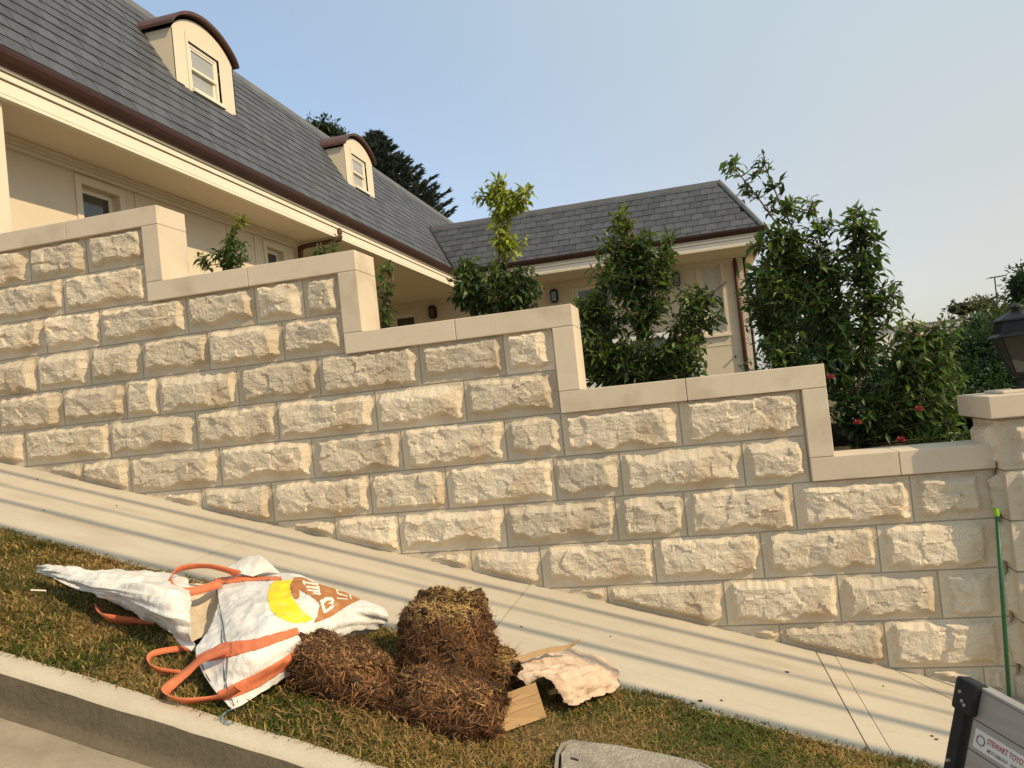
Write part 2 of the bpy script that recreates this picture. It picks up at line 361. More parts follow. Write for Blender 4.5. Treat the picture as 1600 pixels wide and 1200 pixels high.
wall = thing('retaining_wall', (-1., WALL, float(zg(-1, WALL))), 'stepped cream sandstone retaining wall of rock-faced blocks beside the sloping footpath', 'wall')
steps = [-5.9, -3.66, -2.14, -.69, .78, 1.63]     # right edge of each coping level
tops = [3.90, 3.335, 2.775, 2.21, 1.655, 1.10]
edges = [-9.2]+[s-.14 for s in steps[:-1]]+[1.635]
core = [(edges[i], edges[i+1], WALL+.004, 5.165, -1.2, tops[i]-.142) for i in range(6)]
boxes('mortar_core', core, M['mortar'], wall)
rows = {
 1: [-4.84, -4.32], 2: [-4.56], 3: [-4.75, -4.26, -3.51, -2.95, -2.57], 4: [-4.86, -4.38, -3.92, -3.36, -2.76],
 5: [-4.65, -4.09, -3.81, -3.15, -2.51, -1.76, -1.17], 6: [-5.03, -4.26, -3.52, -2.86, -2.11, -1.47],
 7: [-4.52, -4.11, -3.35, -2.62, -1.95, -1.22, -.84, -.09], 8: [-3.99, -3.53, -2.96, -2.21, -1.66, -.92, -.49, .26],
 9: [-2.5, -2.03, -1.28, -.55, -.12, .53, 1.18], 10: [-1.54, -1.07, -.34, .31, .97], 11: [-.66, .06, .72, 1.27], 12: [.36, .95], 13: [1.14, 1.45], 0: [], -1: []}
rend = {-1: steps[0], 0: steps[0], 1: steps[1], 2: steps[1], 3: steps[2], 4: steps[2], 5: steps[3], 6: steps[3], 7: steps[4], 8: steps[4]}
seed = 100
for k in sorted(rows):
    js = list(rows[k]); z1 = zl(k-1); z0 = zl(k)
    xr = rend[k]-.146 if k in rend else 1.625
    xl = (.1-z1)/SLOPE-.15; xl = max(xl, -9.1)
    rr = np.random.default_rng(900+k)
    first = js[0] if js else xr
    while first > xl+.3:
        first -= rr.choice([.44, .52, .60, .66, .72]); js.insert(0, first)
    js.append(xr)
    for a, b in zip(js[:-1], js[1:]):
        seed += 1
        if b < xl: continue
        g = .0045
        gzz = float(zg(a+g, WALL))-(z0+g)
        v, f = rock(b-a-2*g, CH-2*g, seed, gz=gzz if gzz > -.3 else None, flat_r=.06 if (k >= 9 and b > 1.6) else 0)
        mesh('stone_block', v, f, M['rock'], wall, loc=(a+g, WALL, z0+g))
cj = [-7.4, -4.46, -2.97, -1.478, -.032, 1.13]
for i in range(6):
    left = edges[i]; z1 = tops[i]; z0 = z1-.14; g = .0015
    bevbox('coping_stone', (left+(g if i else 0), cj[i]-g, 4.86, 5.19, z0, z1), M['coping'], wall, .005)
    bevbox('coping_stone', (cj[i]+g, steps[i]-(0.002 if i == 5 else 0), 4.86, 5.19, z0, z1), M['coping'], wall, .005)
    if i < 5: bevbox('coping_stone', (steps[i]-.14, steps[i], 4.86, 5.19, tops[i+1]+.002, z0-.002), M['coping'], wall, .005)

# gate pillar
px0, px1, py0, py1 = 1.64, 2.05, 4.775, 5.185
pillar = thing('gate_pillar', (1.84, 4.98, -.4), 'square rock-faced sandstone gate pillar with flat cap carrying the lantern', 'pillar')
boxes('mortar_core', [(px0+.006, px1-.006, py0+.006, py1-.006, -1.0, 1.249)], M['mortar'], pillar)
for k in range(7, 14):
    z0, z1 = zl(k), zl(k-1)
    z0 += .0; top = min(z1, 1.2475)
    if top-z0 < .05: continue
    seed += 1
    v, f = rock(px1-px0-.004, top-z0-.009, seed, ml=.05, mr=.05); mesh('stone_block', v, f, M['rock'], pillar, loc=(px0+.002, py0, z0+.0045))
    seed += 1
    v, f = rock(py1-py0-.004, top-z0-.009, seed, ml=.05, mr=.05)
    v = np.stack([-(-v[:, 1]), (py1-py0-.004)-v[:, 0], v[:, 2]], -1)   # turn to face -x
    o = mesh('stone_block', v, f, M['rock'], pillar, loc=(px0, py0+.002, z0+.0045))
bevbox('cap', (1.583, 2.107, 4.718, 5.242, 1.2495, 1.375), M['coping'], pillar, .006)
bevbox('plinth', (1.70, 1.99, 4.835, 5.125, 1.3755, 1.392), M['coping'], pillar, .004)

# garden bed steps behind the wall and the yard
gb = []
for i in range(6): gb.append((edges[i], edges[i+1]-.002, 5.192, 7.2, -.4, max(tops[i]-.72, .94+.001*(5-i))))
v, f = join(*[boxv(*b) for b in gb]); tag(mesh('garden_bed', v, f, M['soil']), kind='structure')
yd = [(x, y, 1.15 if x < 2.2 else 1.0) for x in (-60, -9, 2.15, 2.6, 60) for y in (7.19, 11, 14, 40, 120)]
tag(mesh('yard', yd, [(i*5+j, (i+1)*5+j, (i+1)*5+j+1, i*5+j+1) for i in range(4) for j in range(4)], M['lawn']), kind='structure')

dxs = np.linspace(2.04, 9, 15); dys = np.linspace(4.93, 11, 15)
V = []
for x in dxs:
    for y in dys: k = min(1, (y-4.93)/5.5); k = k*k*(3-2*k); V.append((x, y, float(zg(x, 4.93))*(1-k)+1.02*k))
tag(mesh('driveway', V, [(i*15+j, (i+1)*15+j, (i+1)*15+j+1, i*15+j+1) for i in range(14) for j in range(14)], M['path'], None, True), kind='structure')
# ------------------------------------------------------------------ house
house = thing('house', (-2, 21.5, 1.9), 'cream rendered house with steep grey slate roof, copper gutters and arched dormers', 'house')
XW, YW, XB = -6.67, 21.55, -9.2
XE, YE, ZE = -5.83, 19.65, 5.28
TP = math.tan(math.radians(60))
def wallcells(name, mapf, a0, a1, z0, z1, openings, depth, mat, parent):
    A = sorted({a0, a1, *[o[0] for o in openings], *[o[1] for o in openings]}); Z = sorted({z0, z1, *[o[2] for o in openings], *[o[3] for o in openings]})
    parts = []
    for i in range(len(A)-1):
        for j in range(len(Z)-1):
            ca, cz = (A[i]+A[i+1])/2, (Z[j]+Z[j+1])/2
            if any(o[0] < ca < o[1] and o[2] < cz < o[3] for o in openings): continue
            v, f = boxv(A[i], A[i+1], 0, depth, Z[j], Z[j+1]); parts.append(([mapf(*p) for p in v], f))
    v, f = join(*parts); return mesh(name, v, f, mat, parent)
mx_ = lambda a, d, z: (XW-d, a, z)        # wall facing +x; a along y
my_ = lambda a, d, z: (a, YW+d, z)        # wall facing -y; a along x
def framed(mapf, a0, a1, z0, z1, w, d0, d1, name, mat, parent):
    b = [(a0, a1, d0, d1, z1-w, z1), (a0, a1, d0, d1, z0, z0+w), (a0, a0+w, d0, d1, z0+w, z1-w), (a1-w, a1, d0, d1, z0+w, z1-w)]
    v, f = join(*[boxv(*q) for q in b]); return mesh(name, [mapf(*p) for p in v], f, mat, parent)
def panel(mapf, b, name, mat, parent):
    v, f = boxv(*b); return mesh(name, [mapf(*p) for p in v], f, mat, parent)
def window(mapf, a0, a1, z0, z1, glass, trim=.09, mid=False):
    w = framed(mapf, a0-trim, a1+trim, z0-trim, z1+trim, trim-.002, -.025, .0, 'window', M['trim'], house)
    framed(mapf, a0+.001, a1-.001, z0+.001, z1-.001, .055, .09, .13, 'sash', M['white'], w)
    panel(mapf, (a0+.056, a1-.056, .105, .115, z0+.056, z1-.056), 'pane', glass, w)
    panel(mapf, (a0-trim-.03, a1+trim+.03, -.07, -.026, z0-trim-.04, z0-trim+.01), 'sill', M['trim'], w)
    if mid: panel(mapf, (a0+.056, a1-.056, .085, .104, (z0+z1)/2-.03, (z0+z1)/2+.03), 'meeting_rail', M['white'], w)
    return w
# left wing wall with its two windows
wl = [(7.55, 8.16, 3.3, 4.70), (11.56, 12.10, 3.3, 4.68)]
wallcells('wall', mx_, 5.3, 12.5, 1.0, 4.93, wl, .25, M['render'], house)
for o in wl: window(mx_, *o, M['glass'])
for y in (8.45, 10.45, 11.2): panel(mx_, (y, y+.035, -.02, -.001, 1.0, 4.81), 'batten', M['trim'], house)
v, f = join(boxv(XW+.001, XW+.05, 5.3, 12.5, 4.82, 4.86), boxv(XW+.001, XW+.08, 5.3, 12.5, 4.862, 4.893), boxv(XW+.001, XW+.12, 5.3, 12.5, 4.895, 4.928)); mesh('cornice', v, f, M['trim'], house)
for wbx in ((XB, XW-.252, 12.25, 12.5, 1.0, 4.93), (XB-.25, XB-.001, 12.25, YW, 1.0, 4.93), (XB-.25, XW-.252, 5.3, 5.55, 1., 4.93)): boxes('wall', [wbx], M['render'], house)
# right wing wall
P = lambda u, v: at(u, v, YW)
wa, wb_ = P(1090, 414), P(1138, 518)
w2 = [(wa[0]+.02, wb_[0]-.03, wb_[2]+.02, wa[2]-.05)]
dr = [(P(893, 445)[0]+.05, P(893, 445)[0]+1.15, 1.9, P(893, 445)[2]-.10), (P(613, 488)[0], P(613, 488)[0]+.75, 1.9, P(610, 490)[2]-.08)]
XR = 1.70
wallcells('wall', my_, XB, XR, 1.0, 4.93, w2+dr, .25, M['render'], house)
ww = window(my_, *w2[0], M['blind'])
for o in dr:
    dfr = framed(my_, o[0]-.1, o[1]+.1, o[2]-.1, o[3]+.1, .098, -.025, 0, 'door', M['trim'], house)
    framed(my_, o[0]+.001, o[1]-.001, o[2], o[3]-.001, .1, .06, .10, 'door_leaf', M['white'], dfr); panel(my_, (o[0]+.101, o[1]-.101, .07, .09, o[2]+.101, o[3]-.102), 'pane', M['glass'], dfr)
boxes('wall', [(XR-.25, XR, YW+.252, 26, 1.0, 4.93)], M['render'], house)
panel(my_, (XB, XR+.01, -.012, -.001, 2.62, 2.635), 'string_course', M['trim'], house)
v, f = join(boxv(XB, XR, YW-.05, YW-.001, 4.82, 4.87), boxv(XB, XR, YW-.1, YW-.001, 4.872, 4.928)); mesh('cornice', v, f, M['trim'], house)
# soffits
boxes('soffit', [(XW-.24, -5.91, 4.9, 12.5, 4.931, 4.96), (XB, -5.91, 12.501, 19.70, 4.931, 4.96), (XB, 2.10, 19.701, YW+.24, 4.931, 4.96), (XR-.3, 2.10, YW+.241, 26, 4.931, 4.96)], M['soffit'], house)
# fascia mouldings: (offset out, z0, z1)
fas = [(.0, 4.978, 5.098), (.02, 4.925, 4.958), (-.03, 4.958, 4.978), (.022, 5.112, 5.170), (-.03, 5.098, 5.112), (.045, 5.182, 5.212), (-.02, 5.170, 5.182)]
bl = []
for d, z0, z1 in fas: bl.append((-5.95, -5.905+d, 4.9, 19.74-d, z0, z1))
boxes('fascia', bl, M['white'], house)
bl = []
for d, z0, z1 in fas: bl.append((-5.90+d, 2.075+d, 19.735-d, 19.78, z0, z1)); bl.append((2.03, 2.075+d, 19.781, 26, z0, z1))
boxes('fascia', bl, M['white'], house)
# gutters: ogee profile
gpf = [(0, .0), (.0, .13), (.012, .13), (.012, .015), (.07, .012), (.10, .05), (.125, .085), (.13, .13), (.145, .135), (.145, .12), (.135, .08), (.108, .035), (.075, -.005)]
v1, f1 = prism(gpf, 4.9, 19.60, lambda a, b, t: (-5.903+a, t, 5.215+b)); mesh('gutter', v1, f1, M['gutter'], house)
v2, f2 = prism(gpf, -5.757, 2.22, lambda a, b, t: (t, 19.738-a, 5.215+b)); mesh('gutter', v2, f2, M['gutter'], house)
for y in np.arange(5.6, 19.5, 1.15): panel(lambda a, d, z: (a, d, z), (-5.90, -5.755, y, y+.018, 5.325, 5.353), 'gutter_bracket', M['gutter'], house)
# downpipes
v, f = tube(smooth_path([(-5.80, 12.62, 5.24), (-5.80, 12.62, 5.05), (-5.80, 12.62, 4.92), (-5.84, 12.62, 4.87), (-6.0, 12.62, 4.86), (-6.50, 12.62, 4.85), (-6.58, 12.62, 4.80), (-6.60, 12.62, 4.6), (-6.60, 12.62, 2.0)], 5), .045, 12); mesh('downpipe', v, f, M['copper'], house, True)
for u0, u1 in (((1150, 402), (1169, 580)),):
    a, b = P(*u0), P(*u1); v, f = tube([(1.50, YW-.06, 4.93), (1.50, YW-.06, 3.5), (1.50, YW-.06, 1.0)], .055, 12); mesh('downpipe', v, f, M['copper'], house, True)
v, f = tube([(XR+.05, YW+.02, 4.93), (XR+.05, YW+.02, 1.0)], .04, 10); mesh('downpipe', v, f, M['copper'], house, True)
# verandah column
col = bevbox('column', (-6.30, -5.96, 5.52, 5.87, 1.0, 4.93), M['trim'], house, .01)
# roofs
ridgeL, ridgeLz = -7.47, ZE+(7.47-5.83)*TP
ridgeW, ridgeWz = YE+.88, ZE+.88*TP
HX = 2.14
rl = mesh('roof', [(XE, 4.9, ZE), (XE, 26, ZE), (ridgeL, 26, ridgeLz), (ridgeL, 4.9, ridgeLz), (ridgeL-4, 26, ridgeLz+.2), (ridgeL-4, 4.9, ridgeLz+.2), (ridgeL-4, 4.9, ZE), (ridgeL-4, 26, ZE)],
          [(0, 1, 2, 3), (3, 2, 4, 5), (0, 3, 5, 6), (1, 7, 4, 2), (5, 4, 7, 6)], M['roofdeck'], house)
rw = mesh('roof', [(XE-.0, YE, ZE), (HX, YE, ZE), (HX-.88, ridgeW, ridgeWz), (XE-1.2, ridgeW, ridgeWz), (HX, 26, ZE), (HX-.88, 26, ridgeWz), (XE-1.2, 26, ridgeWz)],
          [(0, 1, 2, 3), (1, 4, 5, 2), (3, 2, 5, 6)], M['roofdeck'], house)
SW, EXP, SL = .30, .20, .235
def slate_mesh():
    v, f = boxv(-SW/2+.0045, SW/2-.0045, 0, SL, 0, .010)     # x along eave, y up the slope, z out
    me = bpy.data.meshes.new('slate'); me.from_pydata(v, [], f); me.materials.append(M['slate']); return me, np.array(v), f
sme, sv, sf = slate_mesh()
def place_slates(roof, origin, eu, es, en, U0, U1, S1, ok, limit, other=None):
    """slates in half-bond rows; eu along eave, es up slope, en outward"""
    rs = np.random.default_rng(5); spots = []
    for i in range(int(S1/EXP)+1):
        s = i*EXP-.02
        u = U0+(SW/2 if i % 2 else 0)
        while u < U1:
            if ok(u, s): spots.append((u, s))
            u += SW
    tilt = math.atan2(.011, EXP); es2 = es*math.cos(tilt)-en*math.sin(tilt); en2 = en*math.cos(tilt)+es*math.sin(tilt)
    near = sorted(spots, key=lambda q: np.linalg.norm(origin+eu*q[0]+es*q[1]-EYE))
    for q in near[:limit]:
        p = origin+eu*q[0]+es*q[1]+en*(.016+rs.uniform(0, .004)); j = rs.normal(0, .006)
        o = mesh('slate', None, None, None, roof, data=sme, loc=p)
        eu2 = eu*math.cos(j)+es2*math.sin(j); ev2 = np.cross(en2, eu2)
        o.rotation_euler = Matrix([[eu2[k], ev2[k], en2[k]] for k in range(3)]).to_euler()
    rest = near[limit:]
    if rest:
        VV = []; FF = []
        for q in rest:
            p = origin+eu*q[0]+es*q[1]+en*(.016+rs.uniform(0, .004)); n = len(VV)
            VV += [tuple(p+eu*a+es2*b+en2*c) for a, b, c in sv]; FF += [tuple(n+k for k in t) for t in sf]
        tag(mesh('slate_field', VV, FF, M['slate'], roof), kind='stuff')
dorms = [(9.46, 10.95), (15.0, 16.5)]
def okL(u, s):
    w = s*.5; y = u+4.9
    if w < .9 and y > YE+w+.25: return False
    if s > 3.16: return False
    for a, b in dorms:                      # dormer footprint on the roof plane
        if a+.12 < y < b-.12 and s*math.sin(math.radians(60))+ZE > 6.60 and s*math.sin(math.radians(60))+ZE < 7.35: return False
    return True
c60, s60 = .5, math.sqrt(3)/2
place_slates(rl, np.array([XE, 4.9, ZE]), np.array([0, 1., 0]), np.array([-c60, 0, s60]), np.array([s60, 0, c60]), .1, 20.5, 3.2, okL, 300)
# second field: along +x the frame must stay right handed (eu x es = en)
def okW(u, s):
    w = s*.5; x = XE+u
    return x > XE-w-.3 and x < HX-w-.08 and s < 1.66
place_slates(rw, np.array([XE, YE, ZE]), np.array([1., 0, 0]), np.array([0, c60, s60]), np.array([0, -s60, c60]), -.9, 8.2, 1.7, okW, 300)
# cappings, hip and valley metal
boxes('ridge_capping', [(ridgeL-.05, ridgeL+.055, 4.9, 26, ridgeLz-.06, ridgeLz+.035)], M['zinc'], rl)
boxes('ridge_capping', [(XE-.80, HX-.87, ridgeW-.06, ridgeW+.05, ridgeWz-.10, ridgeWz+.03)], M['zinc'], rw)
v, f = tube([(HX, YE, ZE+.03), (HX-.88, ridgeW, ridgeWz+.02)], .065, 6); mesh('hip_capping', v, f, M['zinc'], rw)
vp = [(XE+.05, YE-.05, ZE+.02), (XE-.85, YE+.85, ZE+.87*TP+.0)]
v, f = tube(vp, .035, 6); mesh('valley_flashing', v, f, M['roofdeck'], rw)

def dormer(y0, y1, label):
    xf = -6.61; zb = 6.60; zs = 7.45; zt = 7.80; yc = (y0+y1)/2; hw = (y1-y0)/2
    def arch(y, add=0.): t = (y-yc)/(hw+.0); return zs+(zt-zs)*(1-t*t)**.75+add if abs(t) < 1 else zs+add
    wy0, wy1, wz0, wz1 = yc-.36, yc+.36, 6.70, 7.42
    ysn = np.linspace(y0, y1, 33); V = []; Fc = []
    def quad(pts): n = len(V); V.extend(pts); Fc.append(tuple(range(n, n+len(pts))))
    for a, b in zip(ysn[:-1], ysn[1:]):
        m = (a+b)/2
        lo = wz1 if wy0 < m < wy1 else zb-.1
        quad([(xf, a, lo), (xf, b, lo), (xf, b, arch(b)), (xf, a, arch(a))])
        if lo == wz1: quad([(xf, a, zb-.1), (xf, b, zb-.1), (xf, b, wz0), (xf, a, wz0)])
    d = mesh('dormer', V, Fc, M['trim'], house)
    tag(d, label)
    for y, sgn in ((y0, -1), (y1, 1)):       # cheeks back to the roof slope
        zr = lambda x: ZE+(XE-x)*TP
        xb = XE-(zs-ZE)/TP
        mesh('cheek', [(xf, y, zb-.12), (xf, y, zs), (xb, y, zs), (xf, y+sgn*-.02, zb-.12), (xf, y+sgn*-.02, zs), (xb, y+sgn*-.02, zs)], [(0, 1, 2), (3, 5, 4), (0, 3, 4, 1), (1, 4, 5, 2), (0, 2, 5, 3)], M['render'], d)
    # copper barrel roof with a thick rim
    yy = np.linspace(y0-.07, y1+.07, 41); hw2 = hw+.07
    arc = [(y, zs+.02+(zt-zs+.03)*max(0, (1-((y-yc)/hw2)**2))**.75) for y in yy]
    V = []; Fc = []
    for y, z in arc:
        xb = XE-(z-ZE)/TP-.15
        V += [(xf+.09, y, z), (xf+.09, y, z+.048), (xb-.05, y, z+.048), (xb-.05, y, z)]
    for i in range(len(arc)-1):
        for k in range(4): Fc.append((i*4+k, i*4+(k+1) % 4, i*4+4+(k+1) % 4, i*4+4+k))
    Fc += [(0, 3, 2, 1), tuple(len(V)-4+k for k in range(4))]
    mesh('barrel_roof', V, Fc, M['copper'], d)
    v, f = join(boxv(xf+.001, xf+.018, wy0-.09, wy0-.07, zb, wz1+.11)); mesh('panel_bead', v, f, M['trim'], d)
    mp = lambda a, dd, z: (xf-dd, a, z)
    framed(mp, wy0+.001, wy1-.001, wz0+.001, wz1-.001, .05, .03, .10, 'window_frame', M['white'], d)
    mz = (wz0+wz1)/2
    framed(mp, wy0+.051, wy1-.051, mz-.02, wz1-.051, .035, .04, .07, 'sash', M['white'], d)
    framed(mp, wy0+.051, wy1-.051, wz0+.051, mz+.015, .035, .075, .10, 'sash', M['white'], d)
    panel(mp, (wy0+.08, wy1-.08, .055, .06, mz, wz1-.08), 'pane', M['blind2'], d); panel(mp, (wy0+.08, wy1-.08, .088, .093, wz0+.08, mz), 'pane', M['blind2'], d)
    panel(mp, (wy0-.03, wy1+.03, -.06, -.001, wz0-.05, wz0), 'sill', M['white'], d)
    mesh('apron', [(xf+.02, y0-.05, zb+.02), (xf+.02, y1+.05, zb+.02), (xf+.09, y1+.05, zb-.12), (xf+.09, y0-.05, zb-.12)], [(0, 3, 2, 1)], M['zinc'], d)
M['blind2'] = pmat('glass_over_blind', (.30, .31, .30), (.42, .42, .40), 1.0, .12, 0, spec=.7, stretch=(1, 1, 30))
dormer(*dorms[0], 'large nearer arched dormer with sash window')
dormer(*dorms[1], 'smaller farther arched dormer with sash window')

# wall lanterns of the house
def wall_lantern(x, z, label):
    y = YW; t = thing('wall_lantern', (x, y, z), label, 'lantern', 'dark lanterns on the house wall')
    boxes('back_plate', [(x-.05, x+.05, y-.02, y-.002, z-.14, z+.14)], M['blackmetal'], t)
    v, f = join(boxv(x-.10, x+.10, y-.22, y-.02, z+.12, z+.15), boxv(x-.06, x+.06, y-.18, y-.06, z+.15, z+.19), boxv(x-.08, x+.08, y-.20, y-.04, z-.19, z-.15),
                *[boxv(x+a-.012, x+a+.012, y-b-.012, y-b+.012, z-.15, z+.12) for a in (-.085, .085) for b in (.035, .205)]); mesh('frame', v, f, M['blackmetal'], t)
    boxes('glass', [(x-.07, x+.07, y-.19, y-.05, z-.149, z+.119)], M['lampglass'], t)
for (u, v_), lb in (((1057, 437), 'dark wall lantern beside the pale window at the right end of the house'), ((867, 463), 'dark wall lantern left of the glazed door, between the two tall shrubs'), ((678, 488), 'dark wall lantern deep under the eave corner, left of the yellow-green shrub')):
    p = P(u, v_); wall_lantern(p[0], p[2], lb)
# garden tap spike on the wall
p = P(1149, 557)
tag(mesh('wall_spike', *tube([(p[0], YW+.01, p[2]), (p[0], YW-.12, p[2])], .025, 8), M['blackmetal']), 'small dark spike on the house wall beside the copper downpipe', 'spike')

# ------------------------------------------------------------------ foliage
def leaves_mesh(B, D, U, Ln, Wd, C):
    """B base, D direction, U up-ish; arrays"""
    n = len(B); D = D/(np.linalg.norm(D, axis=1, keepdims=True)+1e-9)
    S = np.cross(D, U); S /= np.linalg.norm(S, axis=1, keepdims=True)+1e-9; N = np.cross(S, D)
    L = Ln[:, None]; W = Wd[:, None]
    mid = B+D*L*.5-N*W*.10
    V = np.stack([B, B+D*L*.45-S*W*.5+N*W*.14, mid, B+D*L*.45+S*W*.5+N*W*.14, B+D*L-N*L*.14], 1).reshape(-1, 3)
    i = np.arange(n)[:, None]*5
    Fc = np.concatenate([i+np.array([[0, 2, 1]]), i+np.array([[1, 2, 4]]), i+np.array([[0, 3, 2]]), i+np.array([[2, 3, 4]])])
    return V, Fc.tolist(), np.repeat(C, 5, 0)
def shrub(name, base, trunks, lobes, label, seed, leaf=.075, group=None, cat='shrub', needle=False, flowers=(), spacing=.022, reach=.3, mat=None, trad=.012, droop=.35, dens=1.75):
    """trunks: list of polylines (world); lobes: (center, radii(3), nshoots, colour a, colour b)"""
    r = np.random.default_rng(seed); t = thing(name, base, label, cat, group)
    TP_ = []
    parts = []
    for tr in trunks:
        q = smooth_path([tr[0]-np.array([0, 0, .8])]+list(tr), 6); TP_.append(q); parts.append(tube(q, np.linspace(trad, trad*.35, len(q)), 7))
    TPc = np.vstack(TP_)
    B = []; D = []; C = []; LL = []
    for c, rad, ns, ca, cb in lobes:
        c = np.asarray(c); rad = np.asarray(rad)
        for k in range(int(ns*dens)):
            d = r.normal(size=3); d /= np.linalg.norm(d); e = c+rad*d*r.uniform(.35, 1.)**.6
            below = TPc[TPc[:, 2] < e[2]-.02]; src = below if len(below) else TPc
            s0 = src[np.argmin(np.linalg.norm(src-e-np.array([0, 0, .12]), axis=1))]
            dist = np.linalg.norm(e-s0); m = (s0+e)/2+np.array([0, 0, -.06*dist])+r.normal(0, .04*dist, 3)
            tt = np.linspace(0, 1, 7)[:, None]; pth = (1-tt)**2*s0+2*tt*(1-tt)*m+tt**2*e
            if not needle: parts.append(tube(pth, np.linspace(.005, .0018, 7)*(leaf/.075), 4, False))
            ln = min(dist, reach*r.uniform(.7, 1.3)); nl = max(4, int(ln/spacing)); f0 = 1-ln/max(dist, 1e-3)
            tang = e-m; tang /= np.linalg.norm(tang)+1e-9
            colr = ca+(cb-ca)*r.uniform()
            for q in range(nl):
                w = f0+(1-f0)*(q+r.uniform())/nl
                p = (1-w)**2*s0+2*w*(1-w)*m+w*w*e
                a = q*2.4+r.uniform(-.4, .4); v1 = np.cross(tang, [.3, .2, 1]); v1 /= np.linalg.norm(v1)+1e-9; v2 = np.cross(tang, v1)
                dd = tang*r.uniform(.3, .8)+(v1*math.cos(a)+v2*math.sin(a))*.9+np.array([0, 0, -droop*r.uniform(.2, 1.6)])
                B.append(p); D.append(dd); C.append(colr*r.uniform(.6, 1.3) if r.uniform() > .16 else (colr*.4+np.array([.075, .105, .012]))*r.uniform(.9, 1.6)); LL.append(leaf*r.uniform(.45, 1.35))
    B, D, C, LL = map(np.array, (B, D, C, LL))
    U = np.tile([0, 0, 1.], (len(B), 1))+r.normal(0, .45, (len(B), 3))
    v, f, cc = leaves_mesh(B, D, U, LL, LL*(r.uniform(.30, .48, len(B)) if not needle else .3), C)
    tag(mesh('foliage', v, f, mat or M['leaf'], t, cols=cc), kind='stuff')
    v, f = join(*parts); mesh('trunk', v, f, M['bark'], t, True)
    for fp in flowers:
        fp = np.asarray(fp); vs_ = []; fs_ = []
        for k in range(9):
            a = k*2.4; el = .2+k*.12; d = np.array([math.cos(a)*math.cos(el), math.sin(a)*math.cos(el), math.sin(el)]); s = np.array([-math.sin(a), math.cos(a), 0])
            n = len(vs_); vs_ += [tuple(fp), tuple(fp+d*.022-s*.016), tuple(fp+d*.036+np.array([0, 0, .006])), tuple(fp+d*.022+s*.016)]; fs_.append((n, n+1, n+2, n+3))
        mesh('flower', vs_, fs_, M['flower'], t)
    return t
M['flower'] = pmat('flower', (.42, .05, .06), (.55, .12, .11), 40, .6)
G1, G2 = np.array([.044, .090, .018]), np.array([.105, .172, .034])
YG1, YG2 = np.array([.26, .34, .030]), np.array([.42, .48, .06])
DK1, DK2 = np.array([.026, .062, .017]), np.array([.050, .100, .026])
def A(u, v, Y): return at(u, v, Y)
def lobe(u, v, Y, ru, rv, ns, ca=G1, cb=G2, ry=None):
    k = Y/_F; return (A(u, v, Y), (ru*k, ry if ry else (ru+rv)*.5*k, rv*k), ns, ca, cb)
Y1 = 5.75
# first shrub, behind the second coping level
shrub('camellia_shrub', A(345, 430, Y1)-np.array([0, 0, .3]), [[A(348, 470, Y1), A(352, 400, Y1), A(365, 370, Y1), A(376, 335, Y1)], [A(348, 460, Y1), A(325, 415, Y1)]],
      [lobe(330, 405, Y1, 32, 18, 26), lobe(370, 395, Y1, 28, 28, 30), lobe(362, 370, Y1, 14, 14, 9), lobe(378, 342, Y1, 10, 14, 8, YG1*.55, YG2*.5)],
      'small camellia with one upright leader behind the highest visible coping step', 11, .06, 'camellias behind the wall')
# small sprigs either side of the second step
shrub('camellia_shrub', A(505, 415, Y1)-np.array([0, 0, .3]), [[A(510, 450, Y1), A(505, 395, Y1), A(498, 385, Y1)], [A(512, 440, Y1), A(525, 385, Y1)]],
      [lobe(497, 390, Y1, 18, 9, 9), lobe(522, 383, Y1, 10, 9, 5)], 'low dark sprigs just showing above the second coping beside the copper pipe', 12, .06, 'camellias behind the wall')
shrub('camellia_shrub', A(600, 520, Y1)-np.array([0, 0, .3]), [[A(598, 530, Y1), A(600, 470, Y1), A(603, 415, Y1)], [A(600, 500, Y1), A(615, 430, Y1)]],
      [lobe(600, 440, Y1, 16, 28, 14), lobe(606, 490, Y1, 18, 20, 14), lobe(605, 412, Y1, 14, 10, 5)], 'narrow shrub squeezed against the right side of the second coping upright', 13, .062, 'camellias behind the wall')
# second tree: dark skirt, yellow-green drooping top
Y2 = 5.9
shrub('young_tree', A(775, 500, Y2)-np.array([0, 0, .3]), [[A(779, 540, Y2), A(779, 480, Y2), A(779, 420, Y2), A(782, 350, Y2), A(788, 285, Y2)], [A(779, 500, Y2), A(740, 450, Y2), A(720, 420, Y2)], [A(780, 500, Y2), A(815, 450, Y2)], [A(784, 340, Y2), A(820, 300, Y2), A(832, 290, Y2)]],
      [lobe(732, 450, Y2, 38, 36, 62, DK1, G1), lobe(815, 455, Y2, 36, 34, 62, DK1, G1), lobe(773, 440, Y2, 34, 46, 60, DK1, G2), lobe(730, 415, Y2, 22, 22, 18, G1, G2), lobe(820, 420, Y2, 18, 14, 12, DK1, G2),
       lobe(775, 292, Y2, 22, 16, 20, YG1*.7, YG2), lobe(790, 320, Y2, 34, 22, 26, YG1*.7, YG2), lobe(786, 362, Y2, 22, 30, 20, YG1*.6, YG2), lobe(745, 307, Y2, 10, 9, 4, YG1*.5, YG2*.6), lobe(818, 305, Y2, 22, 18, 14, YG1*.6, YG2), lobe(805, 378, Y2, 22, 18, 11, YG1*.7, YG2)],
      'young tree with dark leafy skirt and bright yellow-green drooping top', 14, .075, 'camellias behind the wall', 'tree', droop=.7)
